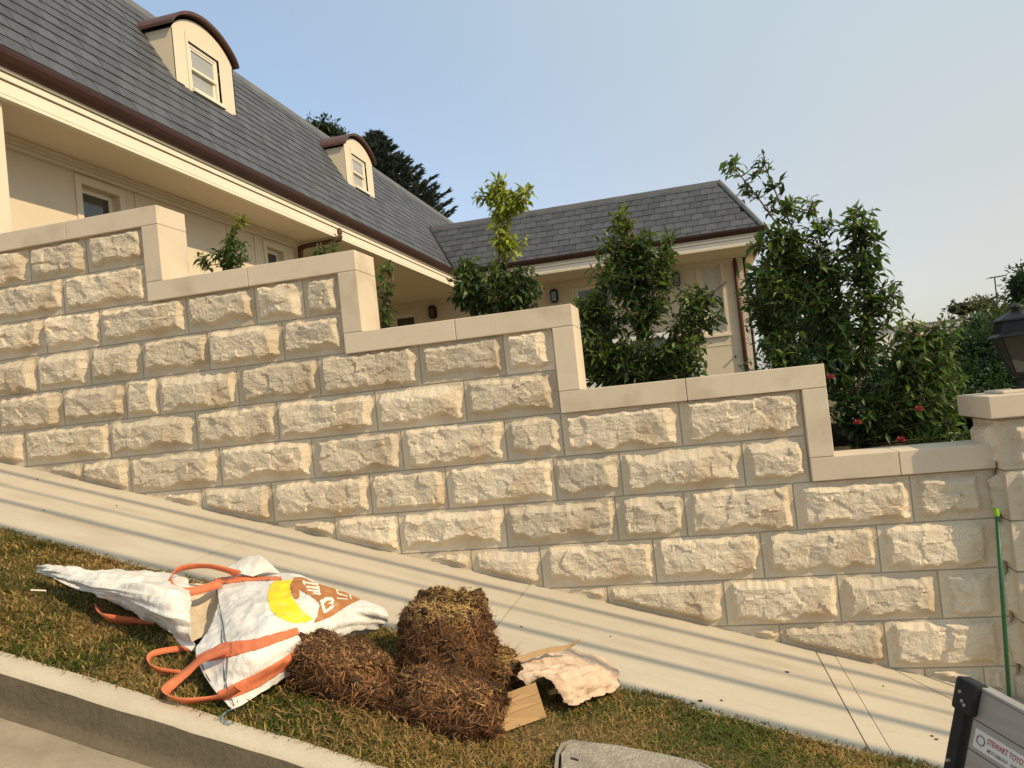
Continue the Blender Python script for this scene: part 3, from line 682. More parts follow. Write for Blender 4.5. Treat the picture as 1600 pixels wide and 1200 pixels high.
# third tree
Y3 = 6.0
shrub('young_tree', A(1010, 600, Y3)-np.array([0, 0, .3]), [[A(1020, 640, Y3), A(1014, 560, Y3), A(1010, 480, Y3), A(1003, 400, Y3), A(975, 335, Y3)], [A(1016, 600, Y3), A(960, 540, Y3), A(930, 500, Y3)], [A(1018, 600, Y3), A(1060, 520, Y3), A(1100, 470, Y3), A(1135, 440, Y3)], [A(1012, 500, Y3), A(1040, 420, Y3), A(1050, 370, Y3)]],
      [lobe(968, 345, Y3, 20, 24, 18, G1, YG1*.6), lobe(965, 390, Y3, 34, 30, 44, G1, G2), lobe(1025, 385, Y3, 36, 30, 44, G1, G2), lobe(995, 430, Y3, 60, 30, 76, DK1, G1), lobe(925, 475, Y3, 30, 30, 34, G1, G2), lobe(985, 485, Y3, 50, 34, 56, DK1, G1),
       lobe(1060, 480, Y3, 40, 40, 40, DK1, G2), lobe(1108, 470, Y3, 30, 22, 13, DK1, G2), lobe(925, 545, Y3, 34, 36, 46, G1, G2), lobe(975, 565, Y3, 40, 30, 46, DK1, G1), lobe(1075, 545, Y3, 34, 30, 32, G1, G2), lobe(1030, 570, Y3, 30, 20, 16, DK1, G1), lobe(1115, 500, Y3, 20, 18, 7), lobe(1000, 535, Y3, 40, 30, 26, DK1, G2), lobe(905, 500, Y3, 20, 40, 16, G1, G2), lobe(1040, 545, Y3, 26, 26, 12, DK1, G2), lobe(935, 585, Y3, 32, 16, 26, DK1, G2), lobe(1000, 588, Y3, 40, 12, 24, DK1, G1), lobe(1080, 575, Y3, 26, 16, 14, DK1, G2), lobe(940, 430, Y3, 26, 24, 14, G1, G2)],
      'broad young tree in front of the house wall and white parked vehicle', 15, .078, 'camellias behind the wall', 'tree')
# fourth, largest
Y4 = 6.0
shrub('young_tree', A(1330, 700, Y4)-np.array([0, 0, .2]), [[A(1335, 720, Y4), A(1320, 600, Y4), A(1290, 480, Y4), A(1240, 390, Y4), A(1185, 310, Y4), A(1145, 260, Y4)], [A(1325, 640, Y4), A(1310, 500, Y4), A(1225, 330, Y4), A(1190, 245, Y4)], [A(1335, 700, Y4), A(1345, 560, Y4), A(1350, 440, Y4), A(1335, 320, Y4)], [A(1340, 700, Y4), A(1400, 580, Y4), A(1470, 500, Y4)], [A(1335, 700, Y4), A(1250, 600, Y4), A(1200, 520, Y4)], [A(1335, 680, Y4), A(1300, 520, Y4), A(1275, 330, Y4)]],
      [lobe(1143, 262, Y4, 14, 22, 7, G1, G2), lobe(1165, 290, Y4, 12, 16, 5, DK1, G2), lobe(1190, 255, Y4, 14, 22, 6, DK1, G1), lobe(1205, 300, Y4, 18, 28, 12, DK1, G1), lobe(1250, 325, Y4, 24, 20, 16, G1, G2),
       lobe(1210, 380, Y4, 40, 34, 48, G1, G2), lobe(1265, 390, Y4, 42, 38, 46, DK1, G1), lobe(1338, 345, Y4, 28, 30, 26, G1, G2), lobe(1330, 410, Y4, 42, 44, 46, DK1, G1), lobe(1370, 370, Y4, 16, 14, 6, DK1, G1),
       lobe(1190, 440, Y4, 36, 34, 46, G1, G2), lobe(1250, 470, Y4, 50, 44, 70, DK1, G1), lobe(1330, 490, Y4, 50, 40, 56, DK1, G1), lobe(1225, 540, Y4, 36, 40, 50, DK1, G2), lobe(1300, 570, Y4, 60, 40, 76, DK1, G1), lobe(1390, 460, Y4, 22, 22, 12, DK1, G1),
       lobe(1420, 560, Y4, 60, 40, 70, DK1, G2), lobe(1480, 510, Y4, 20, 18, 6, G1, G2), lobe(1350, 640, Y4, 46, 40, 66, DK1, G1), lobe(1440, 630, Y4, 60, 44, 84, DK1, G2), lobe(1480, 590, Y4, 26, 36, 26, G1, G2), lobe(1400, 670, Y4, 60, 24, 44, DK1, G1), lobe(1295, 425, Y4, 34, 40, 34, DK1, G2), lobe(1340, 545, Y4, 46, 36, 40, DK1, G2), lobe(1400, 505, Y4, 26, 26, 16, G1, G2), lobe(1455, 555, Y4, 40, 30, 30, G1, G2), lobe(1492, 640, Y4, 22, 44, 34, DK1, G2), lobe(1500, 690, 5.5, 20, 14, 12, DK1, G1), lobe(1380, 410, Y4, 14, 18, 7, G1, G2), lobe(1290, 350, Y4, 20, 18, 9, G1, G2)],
      'largest shrub, wide and open, with stems reaching above the roof end', 16, .088, 'camellias behind the wall', 'tree', dens=1.35,
      flowers=[A(1298, 592, 5.6), A(1436, 642, 5.6), A(1340, 663, 5.6), A(1408, 690, 5.5)])

# hedge masses and background trees
def hedge(name, boxes_, n, leaf, ca, cb, label, seed, cat='hedge', group=None):
    r = np.random.default_rng(seed); c0 = np.asarray(boxes_[0][0]); t = thing(name, (c0[0], c0[1], 0.5), label, cat, group)
    B = []; D = []; parts = []
    for c, rad in boxes_:
        c = np.asarray(c); rad = np.asarray(rad)
        bm = bmesh.new(); bmesh.ops.create_icosphere(bm, subdivisions=3, radius=1)
        vv = np.array([v.co[:] for v in bm.verts]); ff = [tuple(v.index for v in f.verts) for f in bm.faces]; bm.free()
        k = .62+.12*fbm(vv[:, 0]*3, vv[:, 1]*3, vv[:, 2]*3, seed)[:, None]
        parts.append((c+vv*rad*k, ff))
        m = int(1.7*n*rad[0]*rad[2]); d = r.normal(size=(m, 3)); d /= np.linalg.norm(d, axis=1, keepdims=True); d[:, 1] = -np.abs(d[:, 1])*np.where(r.uniform(size=m) < .8, 1, -1)
        k2 = .86+.22*fbm(d[:, 0]*4, d[:, 1]*4, d[:, 2]*4, seed+1)[:, None]*.6+r.uniform(-.25, .14, (m, 1))
        B.append(c+d*rad*k2); D.append(d+r.normal(0, .7, (m, 3)))
    B = np.vstack(B); D = np.vstack(D); m = len(B)
    C = ca+(cb-ca)*r.uniform(size=(m, 1)); C = C*r.uniform(.6, 1.3, (m, 1)); LL = leaf*r.uniform(.6, 1.3, m)
    v, f, cc = leaves_mesh(B, D, np.tile([0, 0, 1.], (m, 1))+r.normal(0, .5, (m, 3)), LL, LL*.45, C)
    tag(mesh('foliage', v, f, M['leaf'], t, cols=cc), kind='stuff')
    v, f = join(*parts); mesh('dark_filler_core', v, f, M['hedgecore'], t, True)  # dark solid cores, added to block light and view through the leaves
    return t
def hl(u, v, Y, ru, rv, ry): k = Y/_F; return (A(u, v, Y), (ru*k, ry, rv*k))
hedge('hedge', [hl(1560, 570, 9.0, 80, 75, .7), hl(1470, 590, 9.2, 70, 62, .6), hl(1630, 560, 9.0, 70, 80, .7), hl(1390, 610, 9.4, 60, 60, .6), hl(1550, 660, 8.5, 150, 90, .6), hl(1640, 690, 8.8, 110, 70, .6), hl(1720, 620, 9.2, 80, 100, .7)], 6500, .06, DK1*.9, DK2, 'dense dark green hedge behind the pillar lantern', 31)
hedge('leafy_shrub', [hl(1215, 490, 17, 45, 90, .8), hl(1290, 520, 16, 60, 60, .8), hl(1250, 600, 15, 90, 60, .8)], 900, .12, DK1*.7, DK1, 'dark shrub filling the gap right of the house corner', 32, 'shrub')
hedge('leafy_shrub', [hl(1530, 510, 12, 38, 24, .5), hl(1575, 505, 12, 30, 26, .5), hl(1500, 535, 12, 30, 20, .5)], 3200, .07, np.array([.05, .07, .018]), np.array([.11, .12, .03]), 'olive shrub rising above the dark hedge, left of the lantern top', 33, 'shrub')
hedge('broadleaf_tree', [hl(1505, 482, 70, 30, 14, 2.), hl(1538, 478, 72, 22, 16, 2.), hl(1560, 490, 70, 24, 12, 2.)], 60, .5, np.array([.07, .085, .03]), np.array([.12, .12, .05]), 'distant rounded treetops on the skyline below the aerial', 34, 'tree')
hedge('conifer_shrub', [hl(1598, 450, 13, 22, 36, .5), hl(1600, 490, 13, 32, 30, .5)], 4200, .08, DK1, DK2, 'dark bushy treetop at the right edge above the lantern', 35, 'tree')
hedge('cypress_tree', [hl(512, 205, 38, 22, 22, 1.), hl(535, 218, 38, 16, 16, 1.), hl(490, 205, 38, 12, 22, 1.), hl(515, 250, 38, 40, 40, 1.)], 260, .3, np.array([.02, .045, .012]), np.array([.05, .075, .018]), 'dark green bushy conifer showing over the roof left of the farther dormer', 36, 'tree')
# norfolk pine: tiers of upturned fronds
def norfolk(u, v, Y, label):
    r = np.random.default_rng(41); top = A(u, v, Y); k = Y/_F; H = 190*k
    t = thing('norfolk_pine', top-np.array([0, 0, H+3]), label, 'tree'); parts = [tube([top-np.array([0, 0, H+3]), top-np.array([0, 0, H*.5]), top], [.35, .2, .04], 8)]
    B = []; D = []
    for i in range(21):
        z = H*(i+.3)/21; rad = .18+z*.72
        if rad > 3.8: rad = 3.8
        nb = 7+i//2
        for b in range(nb):
            a = b*6.283/nb+i*.7+r.uniform(-.2, .2); d = np.array([math.cos(a), math.sin(a), 0]); p0 = top-np.array([0, 0, z])
            L = rad*r.uniform(.8, 1.1); tt = np.linspace(0, 1, 6)[:, None]; pth = p0+d*L*tt+np.array([0, 0, 1.])*(L*(-.10*tt+.38*tt**2))
            parts.append(tube(pth, np.linspace(.05, .015, 6), 4, False))
            m = int(30+L*55); w = r.uniform(.2, 1., m)[:, None]; base = p0+d*L*w+np.array([0, 0, 1.])*(L*(-.10*w+.38*w**2))
            side = np.array([-d[1], d[0], 0])
            B.append(base); D.append(d*.8+np.array([0, 0, .55])+side*r.uniform(-.9, .9, (m, 1))+r.normal(0, .15, (m, 3)))
    B = np.vstack(B); D = np.vstack(D); m = len(B); C = (np.array([.055, .075, .062])+np.array([.05, .06, .045])*r.uniform(size=(m, 1)))*r.uniform(.7, 1.3, (m, 1))  # needle colour lightened to carry the haze of distance
    LL = r.uniform(.3, .55, m); vv, f, cc = leaves_mesh(B, D, np.tile([0, 0, 1.], (m, 1))+r.normal(0, .4, (m, 3)), LL, LL*.28, C)
    tag(mesh('foliage', vv, f, M['needle'], t, cols=cc), kind='stuff'); vv, f = join(*parts); mesh('trunk', vv, f, M['bark'], t)
norfolk(586, 212, 42, 'grey-green norfolk pine with tiered upturned branches behind the farther dormer')
# far white building, aerial
fb = thing('white_building', A(1430, 520, 30), 'low white building with flat roof beyond the hedge', 'building')
a, b = A(1290, 505, 30), A(1518, 487, 30)
boxes('wall', [(a[0], b[0], 30, 38, 0, b[2]-.25)], M['farwhite'], fb)
boxes('roof', [(a[0]-.1, b[0]+.15, 29.9, 38.1, b[2]-.249, b[2]-.20)], M['zinc'], fb)
c = A(1497, 498, 30); w_ = boxes('window', [(c[0]-.5, c[0]+.1, 29.95, 29.995, c[2]-.7, c[2]-.1)], M['white'], fb); boxes('pane', [(c[0]-.44, c[0]+.04, 29.92, 29.949, c[2]-.64, c[2]-.16)], M['skyglass'] if 'skyglass' in M else M['blind'], w_)
c = A(1420, 515, 30); w_ = boxes('window', [(c[0]-.4, c[0]+.4, 29.95, 29.995, c[2]-.6, c[2]+.3)], M['white'], fb); boxes('pane', [(c[0]-.33, c[0]+.33, 29.92, 29.949, c[2]-.53, c[2]+.23)], M['blind'], w_)
an = thing('tv_aerial', A(1560, 470, 50), 'thin rooftop television aerial against the hazy sky at right', 'aerial')
mesh('mast', *tube([A(1561, 500, 50), A(1554, 433, 50)], .035, 6), M['blackmetal'], an)
mesh('boom', *tube([A(1545, 434.5, 50), A(1573, 430, 50)], .03, 6), M['blackmetal'], an)
q0, q1 = A(1545, 434.5, 50), A(1573, 430, 50)
for w in (.02, .25, .45, .65, .85):
    p = q0+(q1-q0)*w; mesh('element', *tube([p-np.array([0, .45, 0]), p+np.array([0, .45, 0])], .018, 5), M['blackmetal'], an)
# white vehicle parked by the house, behind the third tree
cx, cy = A(985, 560, 14.5)[0], 14.5
car = thing('parked_car', (cx, cy, 1.35), 'white vehicle with red tail light parked behind the broad young tree', 'car')
prof = [(-2.1, .35), (-2.15, .75), (-1.3, .9), (-.7, 1.42), (.75, 1.45), (1.15, .98), (1.25, .9), (1.28, .35)]
v, f = prism(prof, -.8, .8, lambda a, b, h: (cx+a, cy+h, 1.15+b)); mesh('body', v, f, M['carwhite'], car)
v, f = prism([(-.95, .95), (-.62, 1.34), (.02, 1.36), (.02, .95)], -.815, -.803, lambda a, b, h: (cx+a, cy+h, 1.15+b)); mesh('side_window', v, f, M['glass'], car)
v, f = prism([(.08, .95), (.08, 1.36), (.68, 1.37), (.98, .97)], -.815, -.803, lambda a, b, h: (cx+a, cy+h, 1.15+b)); mesh('side_window', v, f, M['glass'], car)
tl = A(1056, 542, cy-.83); boxes('tail_light', [(tl[0]-.07, tl[0]+.09, cy-.84, cy-.802, tl[2]-.22, tl[2]+.12)], M['taillight'], car)
for x in (-1.4, .75):
    v, f = tube([(cx+x, cy-.82, 1.47), (cx+x, cy-.6, 1.47)], .32, 20); mesh('wheel', v, f, M['rubber'], car)

# ------------------------------------------------------------------ pillar lantern
lx, ly, lz = 1.87, 4.98, 1.392
ln = thing('pillar_lantern', (lx, ly, lz), 'black lantern with tapered glass panes standing on the pillar cap', 'lantern')
def frustum(r0, r1, z0, z1, n=6):
    V = []
    for r_, z in ((r0, z0), (r1, z1)):
        for k in range(n): a = 2*math.pi*(k+.5)/n; V.append((lx+r_*math.cos(a), ly+r_*math.sin(a), lz+z))
    return V, [tuple(range(n))[::-1], tuple(range(n, 2*n))]+[(k, (k+1) % n, n+(k+1) % n, n+k) for k in range(n)]
v, f = join(frustum(.07, .07, 0, .015, 16), frustum(.045, .035, .015, .06, 16), frustum(.05, .06, .06, .075, 16), frustum(.062, .068, .075, .09)); mesh('base', v, f, M['blackmetal'], ln)
v, f = join(frustum(.165, .14, .305, .325), frustum(.132, .115, .325, .395), frustum(.135, .128, .395, .405), frustum(.128, .035, .405, .45), frustum(.018, .018, .45, .468, 12), frustum(.042, .036, .468, .478, 12), frustum(.036, .008, .478, .495, 12)); mesh('roof', v, f, M['blackmetal'], ln)
for k in range(6):
    a = 2*math.pi*(k+.5)/6; c_, s_ = math.cos(a), math.sin(a)
    mesh('rib', *tube([(lx+.062*c_, ly+.062*s_, lz+.09), (lx+.138*c_, ly+.138*s_, lz+.305)], .008, 4), M['blackmetal'], ln)
    b_ = 2*math.pi*(k+1.5)/6; c2, s2 = math.cos(b_), math.sin(b_)
    q = [(lx+.060*c_, ly+.060*s_, lz+.092), (lx+.060*c2, ly+.060*s2, lz+.092), (lx+.134*c2, ly+.134*s2, lz+.303), (lx+.134*c_, ly+.134*s_, lz+.303)]
    mesh('pane', q, [(0, 1, 2, 3)], M['clear'] if 'clear' in M else M['lampglass'], ln)
mesh('bulb', *tube([(lx, ly, lz+.09), (lx, ly, lz+.13), (lx, ly, lz+.135), (lx, ly, lz+.22), (lx, ly, lz+.23)], [.03, .03, .04, .04, .02], 12), M['bulb'], ln)

# ------------------------------------------------------------------ green pole leaning in the corner
pb = gp(1578, 1103); pb[2] = float(zg(pb[0], pb[1]))
pt = at(1557, 793, 4.80)
pole = thing('broom_handle', pb, 'thin green pole with lime cap leaning where the wall meets the pillar', 'pole')
dv = pt-pb
mesh('shaft', *tube([pb, pb+dv*.5, pb+dv*.955], .011, 10), M['green'], pole, True)
mesh('cap', *tube([pb+dv*.955, pb+dv*.96, pb+dv*.995, pb+dv], [.0135, .014, .0135, .008], 10), M['lime'], pole, True)

# ------------------------------------------------------------------ utility tailgate at the right edge
up = _n(np.array([SLOPE, 0, 1.])); sl_ = _n(np.array([1, 0, -SLOPE])); th = math.radians(62)
td = sl_*math.cos(th)+np.array([0, -1., 0])*math.sin(th); tn = np.cross(up, td); tn = -tn if tn@(EYE-np.array([.5, 1.9, .9])) < 0 else tn
TO = EYE+ray(1521, 1068)/ray(1521, 1068)[1]*2.15
def T(a, h, d): return tuple(TO+(td*a+up*h+tn*d)*.86)
ute = thing('utility_tray', TO-up*1.1, 'grey aluminium vehicle tailgate with black corner post and dealer sticker at the right edge', 'vehicle')
def tbox(name, b, mat, parent=ute, bev=.004):
    o = bevbox(name, b, mat, parent, bev)
    for q in o.data.vertices: q.co = Vector(T(q.co.x, q.co.z, q.co.y))
    return o
hts = [(-.005, -.090), (-.092, -.178), (-.180, -.265), (-.267, -.35)]
for a, b in hts: tbox('board', (.03, 1.62, -.018 if a > -.1 else -.02, .012, b, a), M['alu'], bev=.003)
tbox('top_rail', (.03, 1.62, -.030, .014, -.004, .006), M['white2'] if 'white2' in M else M['alu'], bev=.003)
for a in (0, 1.63):
    tbox('corner_post', (a-.022, a+.014, -.02, .03, -.40, -.06), M['blackmetal'], bev=.006)
lt = tbox('latch', (-.03, .042, -.015, .038, -.085, .012), M['blackmetal'], bev=.012)
for a, h in ((-.004, -.028), (.008, -.05), (.018, -.058), (-.004, -.235)):
    v, f = tube([T(a, h, .03), T(a, h, .0415)], .0042, 10); mesh('bolt', v, f, M['alu'], ute)
st = tbox('sticker', (.045, .36, .0121, .0130, -.165, -.110), M['sticker'], bev=.0003)
def text_mesh(name, body, size, mat, mapf, parent, bold=0.):
    cu = bpy.data.curves.new('t', 'FONT'); cu.body = body; cu.size = size; cu.offset = bold; cu.resolution_u = 2
    to = bpy.data.objects.new('t', cu); COL.objects.link(to); dg = bpy.context.evaluated_depsgraph_get()
    me = bpy.data.meshes.new_from_object(to.evaluated_get(dg)); COL.objects.unlink(to); bpy.data.objects.remove(to)
    v = [mapf(q.co.x, q.co.y) for q in me.vertices]; f = [tuple(p.vertices) for p in me.polygons]
    return mesh(name, v, f, mat, parent)
text_mesh('lettering', 'STEWART TOYOTA', .0225, M['red'], lambda x, y: T(.088+x*.66, -.135+y, .0138), st, .0005)
text_mesh('lettering', 'MOTORBODY - PARTS', .014, M['grey'], lambda x, y: T(.092+x*.75, -.157+y, .0138), st, .0003)
v, f = tube([T(.068+.013*math.cos(a), -.137+.013*math.sin(a), .0138) for a in np.linspace(0, 6.283, 19)], .0015, 4); mesh('emblem', v, f, M['grey'], st)
tbox('deck', (.0, 1.65, -2.3, -.022, -.42, -.37), M['alu'])
tbox('chassis', (.45, 1.2, -2.2, -.1, -.56, -.425), M['blackmetal'])
for a in (.18, 1.47):
    v, f = tube([T(a-.11, -.74, -.75), T(a+.11, -.74, -.75)], .34, 24); mesh('wheel', v, f, M['rubber'], ute)

# ------------------------------------------------------------------ concrete pit lid in the verge
def lidpoly(pts, h0, h1, name, mat, parent):
    v, f = prism([(p[0], p[1]) for p in pts], h0, h1, pathz); return mesh(name, v, f, mat, parent)
lp = [gp(u_, v_+7) for u_, v_ in ((862, 1215), (866, 1180), (874, 1163), (890, 1157), (960, 1165), (1040, 1180), (1100, 1194), (1125, 1206), (1130, 1222), (1110, 1250), (1000, 1262), (880, 1245))]
cxy = np.mean([p[:2] for p in lp], 0)
pit = thing('pit_lid', (cxy[0], cxy[1], float(zg(*cxy))), 'worn grey concrete pit lid set in the verge at the bottom', 'pit lid')
def shr(k): return [np.array([cxy[0]+(p[0]-cxy[0])*k, cxy[1]+(p[1]-cxy[1])*k]) for p in lp]
def ring(o_, i_, h0, h1):
    n = len(o_); v = [pathz(*q[:2], h1) for q in o_]+[pathz(*q[:2], h1) for q in i_]+[pathz(*q[:2], h0) for q in o_]+[pathz(*q[:2], h0) for q in i_]
    f = []
    for k in range(n):
        j = (k+1) % n; f += [(k, j, n+j, n+k), (2*n+k, 2*n+j, j, k), (n+k, n+j, 3*n+j, 3*n+k)]
    return v, f
mesh('frame', *ring(shr(.97), shr(.93), -.06, .024), M['lidframe'], pit)
# lid as a bumpy grid clipped to the polygon
ip = np.array(shr(.90)); gx = np.linspace(ip[:, 0].min(), ip[:, 0].max(), 60); gy = np.linspace(ip[:, 1].min(), ip[:, 1].max(), 50)
def inside(px, py, poly):
    px = np.asarray(px); py = np.asarray(py); r = np.zeros(px.shape, bool); n = len(poly)
    for i in range(n):
        x0, y0 = poly[i][0], poly[i][1]; x1, y1 = poly[(i+1) % n][0], poly[(i+1) % n][1]
        c = ((y0 > py) != (y1 > py)) & (px < (x1-x0)*(py-y0)/((y1-y0) if y1 != y0 else 1e-9)+x0); r ^= c
    return r
v, f = prism([(q[0], q[1]) for q in ip], -.06, .03, pathz)
bm = bmesh.new(); bv = [bm.verts.new(q) for q in v]
for q in f: bm.faces.new([bv[i] for i in q])
bmesh.ops.bevel(bm, geom=[e for e in bm.edges], offset=.012, segments=3, affect='EDGES')
me = bpy.data.meshes.new('lid'); bm.to_mesh(me); bm.free(); me.materials.append(M['lid']); mesh('lid', None, None, None, pit, data=me)
lh = gp(899, 1199); v, f = tube([(lh[0]-.014, lh[1], float(zg(lh[0]-.014, lh[1]))+.027), (lh[0]+.014, lh[1], float(zg(lh[0]+.014, lh[1]))+.027)], .008, 8); mesh('lifting_slot', v, f, M['rubber'], pit)

# ------------------------------------------------------------------ bulk bag
def catmull(P, n):
    """P (k,3) -> n samples"""
    k = len(P); Q = np.concatenate([(2*P[:1]-P[1:2]), P, (2*P[-1:]-P[-2:-1])], 0); t = np.linspace(0, k-1-1e-6, n); i = t.astype(int); u = (t-i).reshape(-1, *([1]*(P.ndim-1)))
    a, b, c, d = Q[i], Q[i+1], Q[i+2], Q[i+3]
    return .5*(2*b+(c-a)*u+(2*a-5*b+4*c-d)*u*u+(3*b-a-3*c+d)*u**3)
def sheet(ctrl, n, m, wr, seed, crease=0., fr=1., folds=None):
    C = np.array([[gp(u, v, h) for (u, v, h) in row] for row in ctrl])
    S = catmull(C, n); S = np.swapaxes(catmull(np.swapaxes(S, 0, 1), m), 0, 1)
    du = np.gradient(S, axis=1); dv = np.gradient(S, axis=0); N = np.cross(du, dv); N /= np.linalg.norm(N, axis=2, keepdims=True)+1e-9
    if N[..., 2].mean() < 0: N = -N
    X, Y, Z = S[..., 0]*fr, S[..., 1]*fr, S[..., 2]*fr
    d = wr*(1-2.4*np.abs(vn(X*5+3, Y*5, Z*5, seed)+.3*vn(X*11, Y*11, Z*11, seed+2)))*.7+wr*.45*(1-2.4*np.abs(vn(X*13+Y*5, Y*15-X*4, Z*12, seed+9)))+wr*.22*(1-2.4*np.abs(vn(X*31, Y*29+X*9, Z*26, seed+5)))
    d = d+crease*(1-np.abs(vn(X*9+Y*7, Y*3-X*2, Z*5, seed+4)))**3
    if folds:
        tt, ss = np.meshgrid(np.linspace(0, 1, n), np.linspace(0, 1, m), indexing='ij'); fa, fs, ft, sh = folds
        q = vn(ss*fs+tt*sh+seed, tt*ft-ss*sh*.5, 0, seed+50)+.4*vn(ss*fs*2.3, tt*ft*2.1+ss*2, 0, seed+51); d = d+fa*np.sign(q)*np.abs(q)**.7+fa*.5*(1-3*np.abs(vn(ss*fs*.7+tt*sh*2, tt*ft*.9, 3., seed+52)))
    S = S+N*d[..., None]
    low = zg(S[..., 0], S[..., 1])+.006; S[..., 2] = np.maximum(S[..., 2], low)
    du = np.gradient(S, axis=1); dv = np.gradient(S, axis=0); N = np.cross(du, dv); N /= np.linalg.norm(N, axis=2, keepdims=True)+1e-9
    if N[..., 2].mean() < 0: N = -N
    return S, N
def sheet_obj(name, S, N, mat, parent, th=.003, mask=None, off=0., smooth_=True):
    n, m = S.shape[:2]; ix = np.arange(n*m).reshape(n, m)
    Fq = np.stack([ix[:-1, :-1], ix[:-1, 1:], ix[1:, 1:], ix[1:, :-1]], -1).reshape(-1, 4)
    V = (S+N*off).reshape(-1, 3)
    if mask is not None:
        Fq = Fq[mask.reshape(-1)]; used = np.unique(Fq); mp = -np.ones(n*m, int); mp[used] = np.arange(len(used)); V = V[used]; Fq = mp[Fq]
    o = mesh(name, V, Fq.tolist(), mat, parent, smooth_)
    if th:
        s = o.modifiers.new('thickness', 'SOLIDIFY'); s.thickness = th; s.offset = 0
    return o
bag = thing('bulk_bag', gp(420, 1040), 'crumpled white bulk bag with orange straps and yellow and brown print on the verge', 'bag')
B_ctrl = [
 [(334, 902, .12), (385, 895, .17), (450, 898, .20), (510, 915, .20), (560, 937, .20), (600, 954, .17)],
 [(342, 940, .15), (395, 930, .22), (455, 926, .25), (515, 936, .24), (562, 949, .22), (606, 962, .18)],
 [(326, 985, .13), (390, 978, .22), (450, 966, .25), (512, 958, .23), (560, 962, .19), (605, 970, .15)],
 [(308, 1022, .09), (375, 1028, .16), (440, 1010, .19), (500, 988, .19), (553, 976, .16), (600, 978, .12)],
 [(330, 1072, .05), (385, 1062, .10), (440, 1037, .13), (497, 1004, .14), (550, 984, .13), (594, 983, .10)],
 [(363, 1109, .015), (400, 1088, .03), (440, 1058, .05), (492, 1020, .07), (545, 992, .09), (588, 987, .08)]]
S, N = sheet(B_ctrl, 170, 210, .009, 3, .004, folds=(.008, 3.5, 5, 2.5))
body = sheet_obj('body', S, N, M['bag'], bag)
pc = proj((S[:-1, :-1]+S[1:, 1:])/2); PU, PV = pc[..., 0], pc[..., 1]
zz = lambda q: [(400+x/7.273, 880+y/7.269) for x, y in q]
yel = zz([(210, 205), (330, 205), (440, 180), (420, 215), (378, 268), (395, 340), (420, 420), (500, 520), (580, 600), (645, 635), (560, 675), (450, 685), (340, 660), (240, 610), (170, 540), (140, 440), (140, 330), (165, 260)])
brn = zz([(440, 165), (520, 165), (700, 235), (900, 300), (1060, 355), (1190, 415), (1100, 455), (980, 520), (840, 615), (655, 685), (700, 580), (720, 470), (690, 430), (600, 370), (495, 310), (495, 380), (470, 415), (430, 410), (400, 340), (380, 265)])
my = inside(PU, PV, yel); mb = inside(PU, PV, brn)
letters = []
for q in ([(530, 215), (690, 235), (705, 262), (545, 238)], [(565, 262), (700, 275), (715, 305), (580, 290)], [(570, 305), (715, 315), (725, 345), (600, 325)], [(640, 335), (730, 350), (735, 372), (650, 355)], [(520, 205), (550, 200), (560, 262), (535, 240)], [(690, 230), (706, 235), (728, 370), (712, 365)],
          [(905, 300), (925, 305), (935, 365), (915, 350)], [(925, 345), (1040, 380), (1040, 392), (925, 362)], [(910, 400), (1045, 412), (1045, 422), (915, 412)], [(1060, 360), (1075, 365), (1085, 415), (1072, 418)],
          [(730, 430), (790, 395), (860, 395), (885, 430), (880, 480), (840, 470), (800, 440), (760, 470), (735, 480)], [(750, 520), (770, 580), (870, 520), (890, 490), (850, 490), (790, 545), (775, 500)], [(735, 470), (760, 460), (775, 500), (750, 520)]):
    letters.append(zz(q))
hole = zz([(800, 430), (850, 430), (845, 452), (805, 450)])
ml_ = np.zeros(PU.shape, bool)
for q in letters: ml_ |= inside(PU, PV, q)
ml_ &= ~inside(PU, PV, hole)
sheet_obj('yellow_print', S, N, M['yellow'], body, 0, my, .0035)
sheet_obj('brown_print', S, N, M['brown'], body, 0, mb & ~ml_, .0035)
sheet_obj('lettering', S, N, M['letter'], body, 0, ml_, .004)
s1 = inside(PU, PV, [(300, 1030), (352, 1005), (400, 1000), (464, 982), (466, 992), (405, 1015), (355, 1028), (320, 1034)])
s2 = inside(PU, PV, [(340, 1082), (400, 1052), (440, 1030), (470, 1008), (475, 1015), (446, 1044), (405, 1072), (350, 1096)])
s3 = inside(PU, PV, [(330, 905), (380, 902), (440, 903), (440, 907), (380, 909), (330, 916)])
for s in (s1, s2, s3): sheet_obj('strap', S, N, M['strap'], bag, .004, s, .005)
# left part of the bag: tapered film, lying on the grass
A_ctrl = [
 [(62, 886, .09), (82, 882, .13), (140, 888, .15), (200, 891, .15), (255, 893, .17), (292, 912, .17)],
 [(62, 888, .085), (86, 892, .13), (147, 902, .18), (207, 911, .21), (262, 923, .22), (294, 935, .19)],
 [(64, 890, .08), (92, 902, .11), (152, 917, .15), (214, 936, .18), (267, 958, .19), (297, 970, .17)],
 [(66, 893, .075), (98, 912, .08), (157, 931, .10), (217, 960, .09), (262, 986, .07), (301, 1017, .05)]]
S2, N2 = sheet(A_ctrl, 110, 220, .010, 8, .005, folds=(.016, 4, 7, 5))
sheet_obj('film_end', S2, N2, M['film'], bag)
A2 = [[(u+4, v+3, max(.01, h*.12)) for u, v, h in row] for row in A_ctrl[1:]]
S3, N3 = sheet(A2, 30, 60, .006, 9); sheet_obj('underside', S3, N3, M['film'], bag)
S4, N4 = sheet([[(284, 915, .13), (315, 915, .13), (350, 920, .14)], [(288, 950, .10), (318, 950, .07), (350, 955, .1)], [(296, 1010, .05), (318, 1000, .05), (345, 1000, .06)]], 40, 40, .012, 12, .01); sheet_obj('lining', S4, N4, M['inner'], bag)
